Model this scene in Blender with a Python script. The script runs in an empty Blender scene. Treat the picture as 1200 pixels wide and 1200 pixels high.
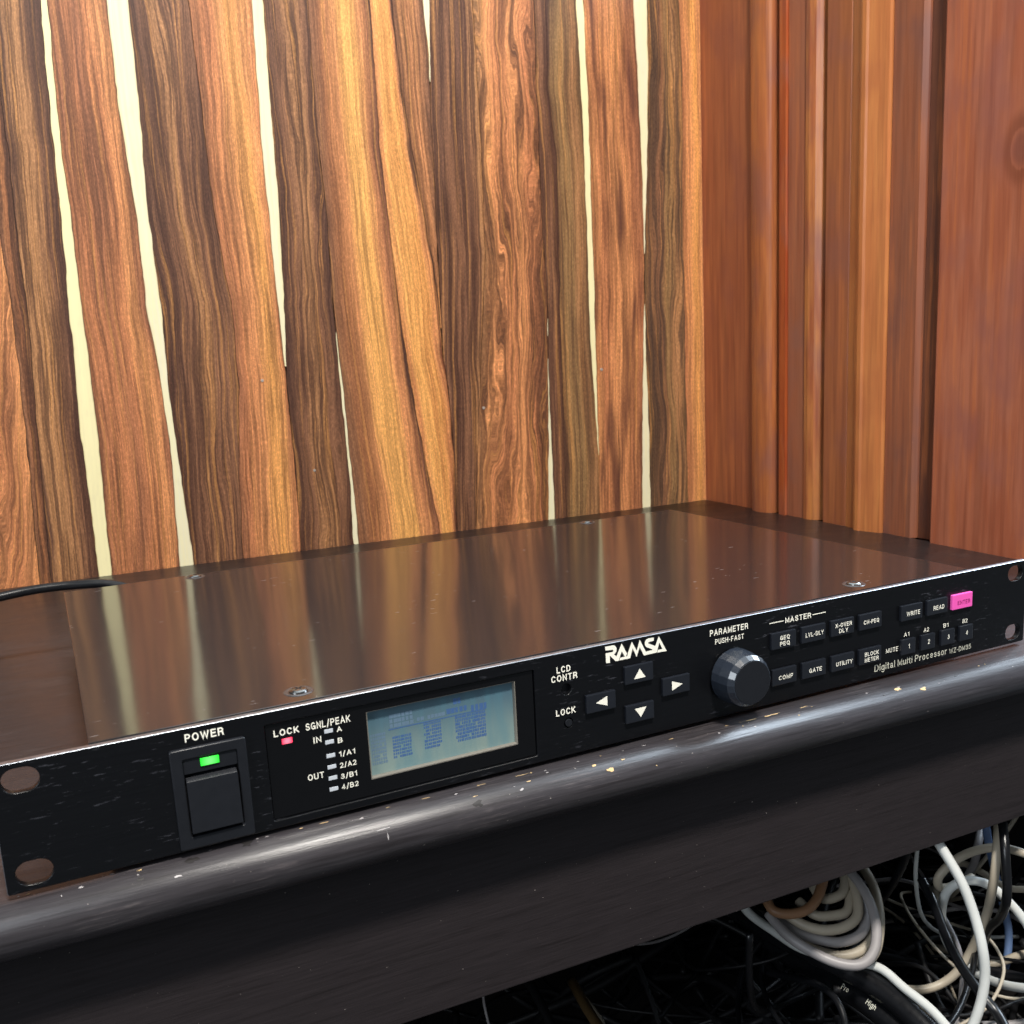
import bpy, bmesh, math, random
from mathutils import Vector, Matrix
CAM_F=1140.631; CAM_CX=605.066; CAM_CY=641.686
CAM_POS=(27.521,-330.523,161.355)
CAM_ROT=[[0.89536, -0.4425, -0.050237], [-0.129566, -0.150905, -0.980021], [0.426078, 0.88398, -0.192447]]
CORNER=(671.380,524.085); YAW=-0.029708
ZG=[-2.0, 9.0, 20.0, 31.0, 42.0, 53.0, 64.0, 75.0, 86.0, 97.0, 108.0, 119.0, 130.0, 141.0, 152.0, 163.0, 174.0, 185.0, 196.0, 207.0, 218.0, 229.0, 240.0, 251.0, 262.0, 273.0, 284.0, 295.0, 306.0, 317.0, 328.0, 339.0, 350.0, 361.0, 372.0, 383.0, 394.0, 405.0, 416.0, 427.0, 438.0, 449.0, 460.0, 471.0, 482.0, 493.0, 504.0, 515.0, 526.0, 537.0, 548.0, 559.0, 570.0, 581.0, 592.0, 603.0, 614.0, 625.0, 636.0]
BND={"far":[-1150,-1150,-1150,-1150,-1150,-1150,-1150,-1150,-1150,-1150,-1150,-1150,-1150,-1150,-1150,-1150,-1150,-1150,-1150,-1150,-1150,-1150,-1150,-1150,-1150,-1150,-1150,-1150,-1150,-1150,-1150,-1150,-1150,-1150,-1150,-1150,-1150,-1150,-1150,-1150,-1150,-1150,-1150,-1150,-1150,-1150,-1150,-1150,-1150,-1150,-1150,-1150,-1150,-1150,-1150,-1150,-1150,-1150,-1150],"a0":[-695.9,-695.6,-695.2,-694.8,-694.4,-693.9,-693.5,-693.1,-692.7,-692.0,-691.2,-690.4,-689.6,-688.8,-688.0,-687.2,-686.4,-685.6,-684.8,-684.0,-683.2,-682.3,-681.3,-680.3,-679.4,-678.4,-677.5,-676.5,-675.5,-674.6,-673.6,-672.6,-671.7,-670.7,-669.8,-668.9,-668.0,-667.2,-666.5,-665.8,-665.1,-664.5,-663.9,-663.4,-662.8,-662.3,-661.9,-661.5,-661.1,-660.7,-660.4,-660.0,-659.8,-659.5,-659.2,-659.0,-658.8,-658.6,-658.4],"b1":[-658.0,-657.7,-657.1,-656.5,-655.9,-655.3,-654.7,-654.1,-653.5,-652.9,-652.3,-651.7,-651.2,-650.9,-650.6,-650.2,-649.9,-649.6,-649.3,-649.0,-648.6,-648.8,-649.0,-649.1,-649.3,-649.5,-649.7,-649.5,-649.2,-648.8,-648.4,-648.1,-647.7,-647.3,-647.0,-646.5,-646.0,-645.5,-644.9,-644.4,-643.9,-643.4,-643.0,-642.7,-642.3,-642.0,-641.6,-641.3,-641.1,-640.8,-640.5,-640.3,-640.1,-639.9,-639.7,-639.5,-639.4,-639.2,-639.1],"b2":[-649.1,-648.6,-648.1,-647.6,-647.1,-646.6,-646.1,-645.6,-645.1,-644.5,-643.9,-643.3,-642.7,-642.1,-641.5,-640.9,-640.2,-639.6,-639.0,-638.4,-638.1,-638.0,-638.0,-637.9,-637.9,-637.5,-637.2,-636.8,-636.5,-636.2,-635.8,-635.6,-635.5,-635.4,-635.3,-635.0,-634.3,-633.6,-632.9,-632.2,-631.5,-631.0,-630.6,-630.2,-629.8,-629.5,-629.1,-628.8,-628.5,-628.3,-628.0,-627.8,-627.5,-627.3,-627.1,-626.9,-626.8,-626.6,-626.5],"b3":[-613.1,-613.0,-612.8,-612.6,-612.5,-612.3,-612.2,-612.2,-612.2,-612.2,-612.2,-612.3,-611.9,-611.3,-610.8,-610.2,-609.6,-609.1,-608.9,-608.7,-608.5,-607.9,-607.4,-606.8,-606.3,-605.7,-605.2,-604.9,-604.5,-604.2,-603.9,-603.5,-603.2,-602.9,-602.5,-602.1,-601.6,-601.1,-600.6,-600.1,-599.6,-599.1,-598.7,-598.4,-598.0,-597.7,-597.4,-597.1,-596.8,-596.6,-596.3,-596.1,-595.9,-595.7,-595.5,-595.3,-595.2,-595.0,-594.9],"b4":[-602.6,-602.3,-602.0,-601.7,-601.3,-601.0,-600.6,-600.3,-600.0,-599.7,-599.4,-599.1,-598.8,-598.6,-598.7,-598.7,-598.7,-598.6,-598.6,-598.6,-598.5,-598.4,-598.3,-598.2,-598.1,-598.0,-597.9,-597.9,-597.9,-597.9,-597.9,-597.9,-597.8,-597.7,-597.2,-596.7,-596.2,-595.7,-595.2,-594.7,-594.2,-593.8,-593.6,-593.3,-593.1,-592.9,-592.7,-592.5,-592.3,-592.2,-592.0,-591.9,-591.7,-591.6,-591.5,-591.4,-591.3,-591.2,-591.1],"b5":[-548.3,-548.0,-547.5,-547.1,-546.7,-546.2,-545.8,-545.3,-544.9,-544.5,-544.2,-544.6,-545.1,-545.5,-545.9,-546.4,-547.1,-547.9,-548.7,-549.6,-550.3,-550.1,-549.9,-549.7,-549.5,-549.3,-549.2,-549.7,-550.2,-550.7,-551.2,-551.6,-552.1,-552.6,-553.1,-553.0,-553.0,-552.9,-552.8,-552.8,-552.7,-552.7,-552.9,-553.1,-553.3,-553.5,-553.7,-553.8,-554.0,-554.1,-554.3,-554.4,-554.5,-554.6,-554.7,-554.8,-554.9,-555.0,-555.1],"b6":[-536.5,-536.7,-537.0,-537.2,-537.5,-537.8,-538.0,-538.3,-538.6,-538.8,-539.1,-539.4,-539.6,-539.9,-540.0,-539.7,-539.4,-539.1,-538.9,-538.6,-538.4,-538.7,-538.9,-539.1,-539.4,-539.6,-539.8,-540.0,-539.6,-539.2,-538.8,-538.4,-538.0,-537.6,-537.2,-537.1,-536.9,-536.8,-536.7,-536.6,-536.5,-536.4,-536.1,-535.9,-535.7,-535.4,-535.2,-535.1,-534.9,-534.7,-534.5,-534.4,-534.3,-534.1,-534.0,-533.9,-533.8,-533.7,-533.6],"b7":[-494.1,-493.7,-493.1,-492.6,-492.0,-491.5,-490.9,-490.1,-489.1,-488.1,-487.0,-486.0,-485.0,-483.9,-483.0,-482.8,-482.5,-482.2,-481.9,-481.6,-481.8,-482.9,-484.0,-485.1,-486.2,-487.3,-488.3,-488.4,-488.5,-488.6,-488.7,-488.8,-488.9,-489.0,-489.1,-489.3,-489.6,-489.9,-490.2,-490.5,-490.8,-491.1,-491.3,-491.5,-491.6,-491.8,-491.9,-492.1,-492.2,-492.3,-492.5,-492.6,-492.7,-492.8,-492.9,-493.0,-493.0,-493.1,-493.2],"b8":[-443.3,-443.0,-442.7,-442.4,-442.1,-441.8,-441.5,-441.3,-441.2,-441.3,-441.4,-441.6,-441.7,-441.8,-441.9,-442.1,-442.2,-442.4,-442.5,-442.7,-442.9,-443.0,-443.2,-443.3,-443.5,-443.6,-443.6,-443.6,-443.5,-443.5,-443.5,-443.5,-443.4,-443.4,-443.3,-443.0,-442.7,-442.5,-442.2,-441.9,-441.6,-441.4,-441.1,-441.0,-440.8,-440.7,-440.6,-440.5,-440.4,-440.3,-440.2,-440.1,-440.0,-439.9,-439.9,-439.8,-439.7,-439.7,-439.6],"b9":[-443.3,-443.0,-442.7,-442.4,-442.1,-441.8,-441.5,-441.3,-441.2,-441.3,-441.4,-441.6,-441.7,-441.8,-441.3,-440.5,-439.8,-439.0,-438.3,-437.7,-437.3,-436.8,-436.3,-435.9,-435.4,-434.9,-434.5,-434.0,-433.9,-433.7,-433.6,-433.5,-433.3,-433.2,-433.1,-432.9,-432.7,-432.5,-432.3,-432.0,-431.8,-431.6,-431.4,-431.2,-431.0,-430.9,-430.8,-430.6,-430.5,-430.4,-430.3,-430.2,-430.1,-430.0,-429.9,-429.8,-429.7,-429.7,-429.6],"b10":[-394.2,-394.0,-393.8,-393.5,-393.3,-393.0,-393.0,-393.1,-393.3,-393.5,-393.7,-393.9,-394.0,-394.1,-394.2,-394.2,-394.3,-394.4,-394.4,-394.5,-394.3,-394.1,-394.0,-393.8,-393.6,-393.5,-393.6,-393.9,-394.2,-394.6,-394.9,-395.2,-395.3,-395.4,-395.5,-395.6,-395.7,-395.5,-395.3,-395.1,-394.9,-394.6,-394.4,-394.3,-394.3,-394.2,-394.1,-394.1,-394.0,-393.9,-393.9,-393.8,-393.8,-393.8,-393.7,-393.7,-393.7,-393.6,-393.6],"b11":[-389.2,-389.2,-389.3,-389.4,-389.5,-389.6,-389.9,-390.1,-390.3,-390.6,-390.8,-391.1,-391.3,-391.7,-392.1,-392.5,-393.0,-393.4,-393.8,-394.1,-394.0,-393.9,-393.8,-393.7,-393.6,-393.5,-393.6,-393.9,-394.2,-394.6,-394.9,-395.2,-395.3,-395.4,-395.5,-395.6,-395.7,-395.5,-395.3,-395.1,-394.9,-394.6,-394.4,-394.3,-394.3,-394.2,-394.1,-394.1,-394.0,-393.9,-393.9,-393.8,-393.8,-393.8,-393.7,-393.7,-393.7,-393.6,-393.6],"b12":[-308.8,-310.0,-311.6,-313.2,-314.8,-316.4,-317.9,-319.3,-320.7,-322.1,-323.5,-324.9,-326.1,-327.3,-328.6,-329.8,-330.7,-331.6,-332.4,-333.2,-334.1,-334.7,-335.2,-335.8,-336.4,-336.9,-337.5,-338.1,-338.7,-339.2,-339.8,-340.4,-340.7,-340.7,-340.6,-340.6,-340.5,-340.5,-340.4,-340.4,-340.3,-340.3,-340.2,-340.3,-340.5,-340.7,-341.0,-341.2,-341.4,-341.6,-341.8,-341.9,-342.1,-342.2,-342.4,-342.5,-342.6,-342.8,-342.9],"b13":[-291.2,-291.0,-290.7,-290.4,-290.1,-289.8,-289.5,-289.6,-289.8,-290.0,-290.2,-290.4,-290.8,-291.9,-293.0,-294.1,-294.4,-294.8,-295.1,-295.5,-295.8,-296.8,-298.1,-299.3,-300.6,-301.8,-303.1,-304.5,-305.8,-307.2,-308.6,-310.0,-311.3,-312.7,-314.1,-315.5,-316.8,-317.6,-318.2,-318.8,-319.3,-319.9,-320.5,-321.1,-322.2,-323.1,-324.0,-324.9,-325.7,-326.5,-327.2,-327.9,-328.5,-329.1,-329.7,-330.2,-330.7,-331.1,-331.6],"b14":[-291.2,-291.0,-290.7,-290.4,-290.1,-289.8,-289.5,-289.6,-289.8,-290.0,-290.2,-290.4,-290.8,-291.9,-293.0,-294.1,-293.9,-293.8,-293.7,-293.6,-293.5,-293.3,-293.1,-292.9,-292.7,-292.6,-292.4,-292.2,-292.1,-291.9,-291.8,-291.6,-291.5,-291.3,-291.2,-291.0,-290.8,-290.6,-290.4,-290.2,-290.5,-290.9,-291.4,-291.9,-292.0,-292.1,-292.2,-292.3,-292.4,-292.5,-292.5,-292.6,-292.7,-292.7,-292.8,-292.9,-292.9,-293.0,-293.0],"b15":[-291.2,-291.0,-290.7,-290.4,-290.1,-289.8,-289.5,-289.6,-289.8,-290.0,-290.2,-290.4,-290.8,-291.9,-293.0,-294.1,-293.9,-293.8,-293.7,-293.6,-293.5,-293.3,-293.1,-292.9,-292.7,-292.6,-292.4,-292.2,-292.1,-291.9,-291.8,-291.6,-291.5,-291.3,-291.2,-291.0,-290.4,-289.7,-289.0,-288.3,-287.8,-287.3,-286.8,-286.4,-285.8,-285.3,-284.8,-284.3,-283.8,-283.4,-283.0,-282.6,-282.2,-281.9,-281.6,-281.3,-281.0,-280.8,-280.5],"b16":[-271.6,-270.6,-269.5,-268.5,-267.5,-266.4,-265.4,-264.3,-263.3,-262.3,-261.2,-260.2,-259.1,-258.0,-256.9,-255.7,-254.5,-253.4,-252.2,-251.0,-249.8,-248.7,-247.5,-246.3,-245.8,-245.6,-245.4,-245.2,-245.1,-244.9,-244.7,-244.5,-244.3,-244.2,-244.1,-244.1,-244.2,-244.3,-244.4,-244.4,-244.5,-244.6,-244.7,-244.7,-244.8,-244.7,-244.7,-244.6,-244.6,-244.5,-244.5,-244.4,-244.4,-244.4,-244.3,-244.3,-244.3,-244.3,-244.2],"b17":[-192.3,-191.8,-191.2,-190.7,-190.2,-189.6,-189.1,-188.5,-188.0,-187.5,-186.9,-186.4,-185.9,-185.5,-185.1,-184.6,-184.2,-183.8,-183.4,-183.0,-183.3,-183.5,-183.8,-184.0,-184.3,-184.6,-184.8,-185.1,-185.0,-185.0,-184.9,-184.9,-184.8,-184.8,-184.8,-184.7,-184.7,-184.6,-184.5,-184.3,-184.1,-184.0,-183.8,-183.6,-183.4,-183.4,-183.3,-183.2,-183.1,-183.0,-183.0,-182.9,-182.8,-182.8,-182.7,-182.7,-182.6,-182.6,-182.5],"b18":[-184.6,-184.6,-184.6,-184.6,-184.6,-184.6,-184.7,-184.8,-184.9,-184.9,-185.0,-185.1,-185.0,-184.7,-184.4,-184.1,-183.9,-183.6,-183.3,-183.0,-183.3,-183.5,-183.8,-184.0,-184.3,-184.6,-184.8,-185.1,-185.0,-185.0,-184.9,-184.9,-184.8,-184.8,-184.8,-184.7,-184.7,-184.6,-184.5,-184.3,-184.1,-184.0,-183.8,-183.6,-183.4,-183.4,-183.3,-183.2,-183.1,-183.0,-183.0,-182.9,-182.8,-182.8,-182.7,-182.7,-182.6,-182.6,-182.5],"b19":[-171.9,-171.8,-171.7,-171.6,-171.5,-171.4,-171.2,-171.1,-171.0,-170.9,-170.8,-170.7,-170.6,-170.5,-170.4,-170.2,-170.0,-169.7,-169.5,-169.3,-169.0,-168.8,-168.5,-168.3,-168.0,-167.8,-167.6,-167.3,-167.1,-166.9,-166.6,-166.4,-167.3,-168.5,-169.6,-170.8,-172.0,-173.2,-172.9,-172.6,-172.3,-172.0,-171.7,-171.5,-171.2,-171.5,-171.8,-172.1,-172.4,-172.7,-173.0,-173.3,-173.5,-173.7,-173.9,-174.1,-174.3,-174.5,-174.7],"b20":[-133.0,-132.8,-132.6,-132.3,-132.1,-131.8,-131.8,-132.4,-133.0,-133.6,-134.2,-134.8,-135.4,-136.0,-136.6,-136.7,-136.7,-136.7,-136.6,-136.6,-136.5,-136.5,-136.4,-136.4,-136.4,-136.3,-136.3,-136.4,-136.5,-136.6,-136.8,-136.9,-137.0,-137.1,-137.3,-137.4,-137.5,-137.7,-137.9,-138.2,-138.5,-138.8,-139.1,-139.4,-139.7,-139.9,-140.1,-140.3,-140.4,-140.6,-140.7,-140.9,-141.0,-141.1,-141.2,-141.3,-141.4,-141.5,-141.6],"b21":[-133.0,-132.8,-132.6,-132.3,-132.1,-131.8,-131.6,-131.5,-131.5,-131.4,-131.3,-131.2,-131.1,-131.0,-130.9,-130.9,-130.8,-130.7,-130.7,-130.6,-130.5,-130.5,-130.4,-130.3,-130.2,-130.2,-130.2,-130.1,-130.1,-130.1,-130.0,-130.0,-130.0,-130.0,-129.9,-129.9,-129.9,-130.1,-130.3,-130.5,-130.7,-130.9,-131.1,-131.3,-131.5,-131.6,-131.7,-131.8,-131.8,-131.9,-131.9,-132.0,-132.0,-132.1,-132.1,-132.2,-132.2,-132.2,-132.3],"b22":[-81.5,-81.2,-80.9,-80.5,-80.2,-79.9,-79.5,-79.2,-78.9,-78.4,-77.9,-77.4,-76.9,-76.4,-75.9,-75.4,-74.9,-74.4,-73.8,-73.3,-72.8,-72.3,-71.9,-71.8,-71.8,-71.8,-71.8,-71.8,-71.7,-71.7,-71.7,-72.0,-72.4,-72.7,-73.1,-73.4,-73.7,-74.1,-74.4,-74.8,-75.2,-75.7,-76.1,-76.6,-77.0,-77.4,-77.8,-78.2,-78.5,-78.8,-79.1,-79.4,-79.6,-79.9,-80.1,-80.3,-80.5,-80.7,-80.9],"b23":[-71.0,-70.9,-70.9,-70.9,-70.8,-70.8,-70.7,-70.7,-70.7,-70.9,-71.2,-71.4,-71.6,-71.8,-72.0,-72.2,-72.3,-72.2,-72.1,-72.1,-72.0,-71.9,-71.7,-71.1,-70.4,-69.8,-69.2,-68.5,-67.9,-67.2,-66.6,-65.9,-65.3,-64.7,-64.3,-63.9,-63.4,-63.0,-62.5,-62.1,-61.6,-61.7,-61.7,-61.8,-61.9,-62.0,-61.8,-61.5,-61.3,-61.1,-61.0,-60.8,-60.6,-60.5,-60.3,-60.2,-60.1,-59.9,-59.8],"b24":[-23.5,-23.6,-23.7,-23.8,-23.8,-23.9,-24.0,-24.1,-24.2,-24.3,-24.4,-24.4,-24.5,-24.6,-24.7,-24.6,-24.6,-24.6,-24.5,-24.5,-24.5,-24.4,-24.4,-24.4,-24.4,-24.3,-24.3,-24.3,-24.2,-24.2,-24.2,-23.9,-23.7,-23.5,-23.3,-23.0,-22.8,-22.6,-22.3,-22.1,-22.6,-23.2,-23.8,-24.3,-24.9,-25.5,-25.7,-25.8,-25.9,-26.0,-26.1,-26.1,-26.2,-26.3,-26.3,-26.4,-26.4,-26.5,-26.5],"cor":[0.0,0.0,0.0,0.0,0.0,0.0,0.0,0.0,0.0,0.0,0.0,0.0,0.0,0.0,0.0,0.0,0.0,0.0,0.0,0.0,0.0,0.0,0.0,0.0,0.0,0.0,0.0,0.0,0.0,0.0,0.0,0.0,0.0,0.0,0.0,0.0,0.0,0.0,0.0,0.0,0.0,0.0,0.0,0.0,0.0,0.0,0.0,0.0,0.0,0.0,0.0,0.0,0.0,0.0,0.0,0.0,0.0,0.0,0.0]}
CABLES={"bright":[3.1,[[-228.8,-519.9,-95],[-222.9,-525.3,-108],[-218.4,-534.8,-124],[-216.1,-541.7,-140],[-216.7,-548.4,-156],[-216.8,-550.9,-172],[-220.5,-551.5,-188],[-227.3,-550.6,-204],[-247.3,-553.4,-225]]],"loopA":[3.0,[[-129.8,-526.3,-145],[-140.8,-512.3,-140],[-150.6,-502.8,-138],[-164.3,-496.5,-140],[-174.7,-491.8,-146],[-183.0,-489.0,-155],[-177.5,-485.7,-165],[-162.2,-482.3,-170],[-144.6,-480.9,-170]]],"loopB":[3.1,[[-137.8,-536.0,-205],[-143.3,-525.6,-190],[-146.2,-518.7,-178],[-151.3,-510.8,-168],[-158.1,-504.2,-160],[-167.7,-500.2,-156],[-176.3,-495.7,-158],[-178.7,-490.1,-168],[-177.5,-487.2,-184],[-166.7,-481.5,-205],[-150.9,-476.1,-225],[-146.0,-485.2,-232],[-150.7,-507.4,-225],[-154.1,-527.0,-215],[-151.4,-546.2,-205]]],"strand":[3.0,[[-155.6,-506.0,-120],[-169.6,-516.9,-130],[-172.7,-517.7,-150],[-167.0,-509.5,-175],[-165.8,-500.7,-200],[-171.0,-496.6,-215],[-179.3,-491.8,-225],[-192.0,-487.4,-228],[-201.4,-476.4,-230],[-207.3,-461.4,-232]]],"white2":[3.0,[[-305.9,-461.0,-150],[-298.5,-460.6,-160],[-282.7,-460.0,-175],[-266.9,-467.4,-188],[-250.8,-485.0,-190],[-239.2,-499.6,-190],[-238.4,-517.7,-192],[-237.4,-534.7,-194],[-240.4,-551.5,-196],[-242.1,-566.4,-200]]],"blue":[3.0,[[-113.2,-462.8,-150],[-106.6,-460.0,-165],[-90.0,-454.6,-200],[-84.6,-458.2,-225],[-83.4,-460.7,-240],[-89.1,-464.8,-255],[-94.0,-466.5,-262]]],"right1":[2.6,[[-71.1,-497.1,-190],[-88.2,-480.0,-195],[-93.1,-465.1,-200],[-84.2,-437.6,-205],[-80.2,-416.4,-210],[-95.4,-411.7,-220],[-109.0,-423.1,-230]]],"beige3":[3.0,[[-49.4,-478.9,-250],[-86.8,-475.5,-245],[-108.9,-473.9,-245],[-118.5,-462.3,-250],[-113.3,-440.5,-255],[-107.5,-420.9,-265]]],"hang":[3.0,[[-88.1,-439.3,-170],[-101.4,-448.1,-175],[-99.1,-444.1,-190],[-91.6,-430.3,-215]]],"blackfront":[3.3,[[-186.3,-479.4,-160],[-191.0,-493.7,-168],[-204.1,-513.8,-172],[-211.9,-531.0,-178],[-215.8,-548.4,-184],[-215.4,-559.0,-190],[-223.8,-576.3,-195]]],"blackdrop":[3.0,[[-164.3,-515.5,-112],[-173.3,-525.3,-125],[-173.2,-527.6,-150],[-166.7,-518.9,-170],[-163.3,-508.6,-185],[-149.7,-493.8,-215],[-133.1,-484.7,-250]]],"fat1":[7.0,[[-249.8,-359.9,-215],[-255.1,-421.8,-205],[-254.1,-460.2,-198],[-246.8,-487.7,-198],[-241.9,-509.0,-200],[-239.4,-531.1,-205],[-237.2,-552.1,-212]]],"fat2":[7.5,[[-234.3,-368.1,-235],[-243.9,-424.8,-222],[-246.3,-466.4,-214],[-244.9,-492.8,-212],[-242.8,-513.4,-214],[-240.9,-538.9,-220]]],"thin1":[1.8,[[-227.9,-392.4,-230],[-262.3,-424.9,-225],[-281.9,-451.1,-220],[-294.2,-474.2,-215],[-304.0,-500.5,-210]]],"thin2":[1.8,[[-234.5,-382.5,-240],[-269.7,-414.4,-235],[-296.6,-445.5,-230],[-317.5,-475.4,-225]]],"thin3":[2.4,[[-269.2,-439.3,-220],[-270.2,-464.0,-208],[-269.7,-485.2,-200],[-270.2,-499.5,-200],[-274.4,-510.7,-206],[-288.4,-524.7,-212]]],"brownL":[3.6,[[-379.5,-388.5,-220],[-386.8,-424.0,-215],[-391.9,-453.2,-210]]],"whiteL":[2.6,[[-374.8,-384.5,-230],[-376.1,-403.7,-228],[-378.9,-424.4,-226],[-388.1,-457.2,-222]]],"thinL":[0.8,[[-462.0,-452.1,-160],[-460.4,-449.0,-170],[-460.7,-456.3,-180]]],"COIL":[[[-288.6,-459.7,-148.8],[-290.8,-470.0,-154.0],[-284.1,-476.5,-155.2],[-274.3,-479.3,-154.0],[-264.5,-477.2,-150.5],[-254.3,-470.6,-145.0]],[[-253.8,-457.8,-150.5],[-256.0,-470.6,-156.5],[-246.9,-474.6,-156.0],[-239.4,-471.9,-153.0],[-231.9,-462.3,-147.2]],[[-266.3,-462.8,-159.2],[-263.3,-473.8,-163.5],[-255.1,-478.8,-163.8],[-246.4,-481.1,-162.5],[-238.6,-475.4,-158.0],[-230.4,-462.2,-150.5]],[[-279.5,-467.3,-161.0],[-275.1,-476.8,-164.2],[-266.8,-484.9,-166.0],[-255.3,-489.3,-165.0],[-244.6,-487.9,-161.5],[-236.3,-477.6,-154.8],[-232.9,-464.8,-148.5]],[[-279.0,-463.0,-166.2],[-275.7,-473.9,-170.5],[-267.9,-482.7,-172.8],[-258.5,-489.5,-173.5],[-246.2,-491.9,-171.2],[-237.3,-486.4,-166.2],[-230.6,-473.1,-158.8]],[[-275.7,-462.9,-172.8],[-272.1,-477.0,-178.5],[-262.9,-487.7,-181.2],[-252.2,-493.0,-181.0],[-240.6,-492.9,-177.8],[-233.3,-486.5,-172.8],[-229.1,-475.1,-166.5]],[[-290.0,-465.2,-159.0],[-287.7,-480.8,-166.0],[-278.1,-497.6,-172.0],[-268.6,-507.0,-174.2],[-259.5,-510.2,-173.2],[-249.5,-506.9,-168.5],[-240.9,-497.9,-161.5],[-235.0,-485.1,-154.0],[-233.2,-468.7,-146.5],[-234.3,-455.5,-141.5]],[[-217.7,-444.8,-148.2],[-214.9,-456.4,-152.0],[-217.3,-471.0,-158.2],[-224.6,-484.1,-165.8],[-234.8,-494.7,-173.2],[-244.5,-500.7,-179.0],[-254.6,-500.9,-182.0]]],"POWER":[[-29.4,287.0,38.0],[-16.4,287.0,40.4],[-3.3,287.0,41.6],[7.8,287.0,42.7],[19.0,286.0,43.4],[32.6,284.0,43.5],[46.1,280.0,43.3],[57.3,276.0,41.6]]}
LOGO=[[[224.85,42.87],[228.81,42.85],[229.75,42.37],[230.32,41.37],[230.27,40.09],[229.69,39.25],[228.81,38.82],[228.42,40.05],[228.78,40.49],[228.45,40.94],[224.96,41.24]],[[224.97,40.04],[228.42,40.05],[229.11,39.15],[226.93,38.73],[226.96,35.64],[225.04,35.75]],[[226.93,38.78],[228.82,39.08],[230.13,37.68],[231.16,35.73],[229.71,35.74]],[[232.81,42.9],[233.54,41.3],[231.16,35.78],[230.06,35.83],[229.68,36.47],[229.92,37.46]],[[232.81,42.9],[235.33,38.01],[234.56,36.86],[233.98,37.22],[232.48,40.08]],[[231.46,35.83],[231.93,36.95],[235.59,36.98],[236.57,35.76]],[[237.77,42.74],[238.52,41.31],[236.72,35.73],[235.27,36.21],[235.63,38.21]],[[237.77,42.74],[240.61,37.43],[239.88,35.74],[237.98,40.11]],[[241.67,42.95],[242.37,41.4],[239.88,35.74],[239.37,37.27],[240.06,38.57]],[[241.67,42.95],[244.62,37.09],[243.54,35.72],[241.71,39.44]],[[243.54,35.72],[244.48,37.24],[247.48,37.35],[249.73,36.94],[250.0,35.89]],[[248.68,42.68],[248.64,41.28],[246.09,41.13],[245.77,40.66],[249.18,38.93],[249.76,37.99],[249.88,36.78],[247.48,37.22],[247.79,37.69],[244.83,39.14],[244.12,40.31],[244.16,41.6],[244.93,42.51],[246.13,42.82]],[[251.19,42.84],[251.81,41.29],[250.0,35.97],[248.97,36.95],[249.17,38.62]],[[251.19,42.84],[255.01,35.67],[253.2,36.18],[251.04,40.64]],[[250.15,35.76],[250.54,36.93],[253.22,36.97],[255.01,35.67]]]
CHIPS=[[-512.9, 0.0, 5, 1.2, 0], [-490.8, 0.0, 6, 1.2, 0], [-472.9, 0.0, 7, 1.2, 0], [-436.6, 0.84, 4, 3.0, 0], [-495.0, 0.88, 4.5, 3.2, 1], [-360.7, 0.0, 9, 1.3, 0], [-349.2, 0.0, 10, 1.6, 0], [-330.8, 0.0, 7, 1.2, 0], [-277.4, 0.39, 4.5, 2.2, 0], [-263.7, 0.68, 4, 2.0, 0], [-402.3, 0.0, 3, 1, 0], [-533.1, 0.94, 8, 0.35, 2], [-531.5, 1.23, 0.5, 5, 2], [-616.0, 0.58, 4, 2, 1], [-599.2, 0.32, 5, 3, 3], [-580.1, 0.14, 5, 4, 3], [-552.8, 0.0, 4, 1.2, 0], [-475.8, 0.75, 3, 1.2, 2], [-442.5, 0.48, 3, 1, 0], [-429.2, 0.54, 2.5, 0.8, 0], [-299.3, 0.0, 3, 0.8, 3], [-239.8, 0.42, 2.5, 0.8, 3], [-634.2, 0.34, 2, 1, 2], [-604.6, 0.81, 3, 0.8, 2], [-373.8, 0.0, 3, 0.7, 0]]

MM = 0.001
R = math.radians
random.seed(11)
scene = bpy.context.scene
col = scene.collection
RX, RY, RZ = CAM_ROT

# ------------------------------------------------------------------ camera
cam_d = bpy.data.cameras.new('camera')
cam = bpy.data.objects.new('camera', cam_d); col.objects.link(cam)
cam.matrix_world = Matrix(((RX[0], -RY[0], -RZ[0], CAM_POS[0]*MM),
                           (RX[1], -RY[1], -RZ[1], CAM_POS[1]*MM),
                           (RX[2], -RY[2], -RZ[2], CAM_POS[2]*MM),
                           (0, 0, 0, 1)))
cam_d.sensor_width = 36.0
cam_d.lens = 36.0*CAM_F/1200.0
cam_d.shift_x = (600-CAM_CX)/1200.0
cam_d.shift_y = (CAM_CY-600)/1200.0
cam_d.clip_start = 0.02; cam_d.clip_end = 60
cam_d.dof.use_dof = True
cam_d.dof.focus_distance = 0.47
cam_d.dof.aperture_fstop = 32.0
scene.camera = cam

# ------------------------------------------------------------------ world, lamps, exposure
world = bpy.data.worlds.new('World'); scene.world = world
world.use_nodes = True
bg = world.node_tree.nodes['Background']
bg.inputs[0].default_value = (0.80, 0.90, 1.0, 1)
bg.inputs[1].default_value = 0.13
scene.view_settings.view_transform = 'Standard'
scene.view_settings.look = 'None'
scene.view_settings.exposure = 0
scene.view_settings.gamma = 1

def aim(o, loc, tgt):
    o.location = loc
    d = Vector(tgt)-Vector(loc)
    o.rotation_euler = d.to_track_quat('-Z', 'Y').to_euler()

def area(name, loc, tgt, sx, sy, power, color, spread=180):
    l = bpy.data.lights.new(name, 'AREA'); l.shape = 'RECTANGLE'
    l.size = sx; l.size_y = sy; l.energy = power; l.color = color
    l.spread = R(spread)
    o = bpy.data.objects.new(name, l); col.objects.link(o)
    aim(o, loc, tgt)
    return o
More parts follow.
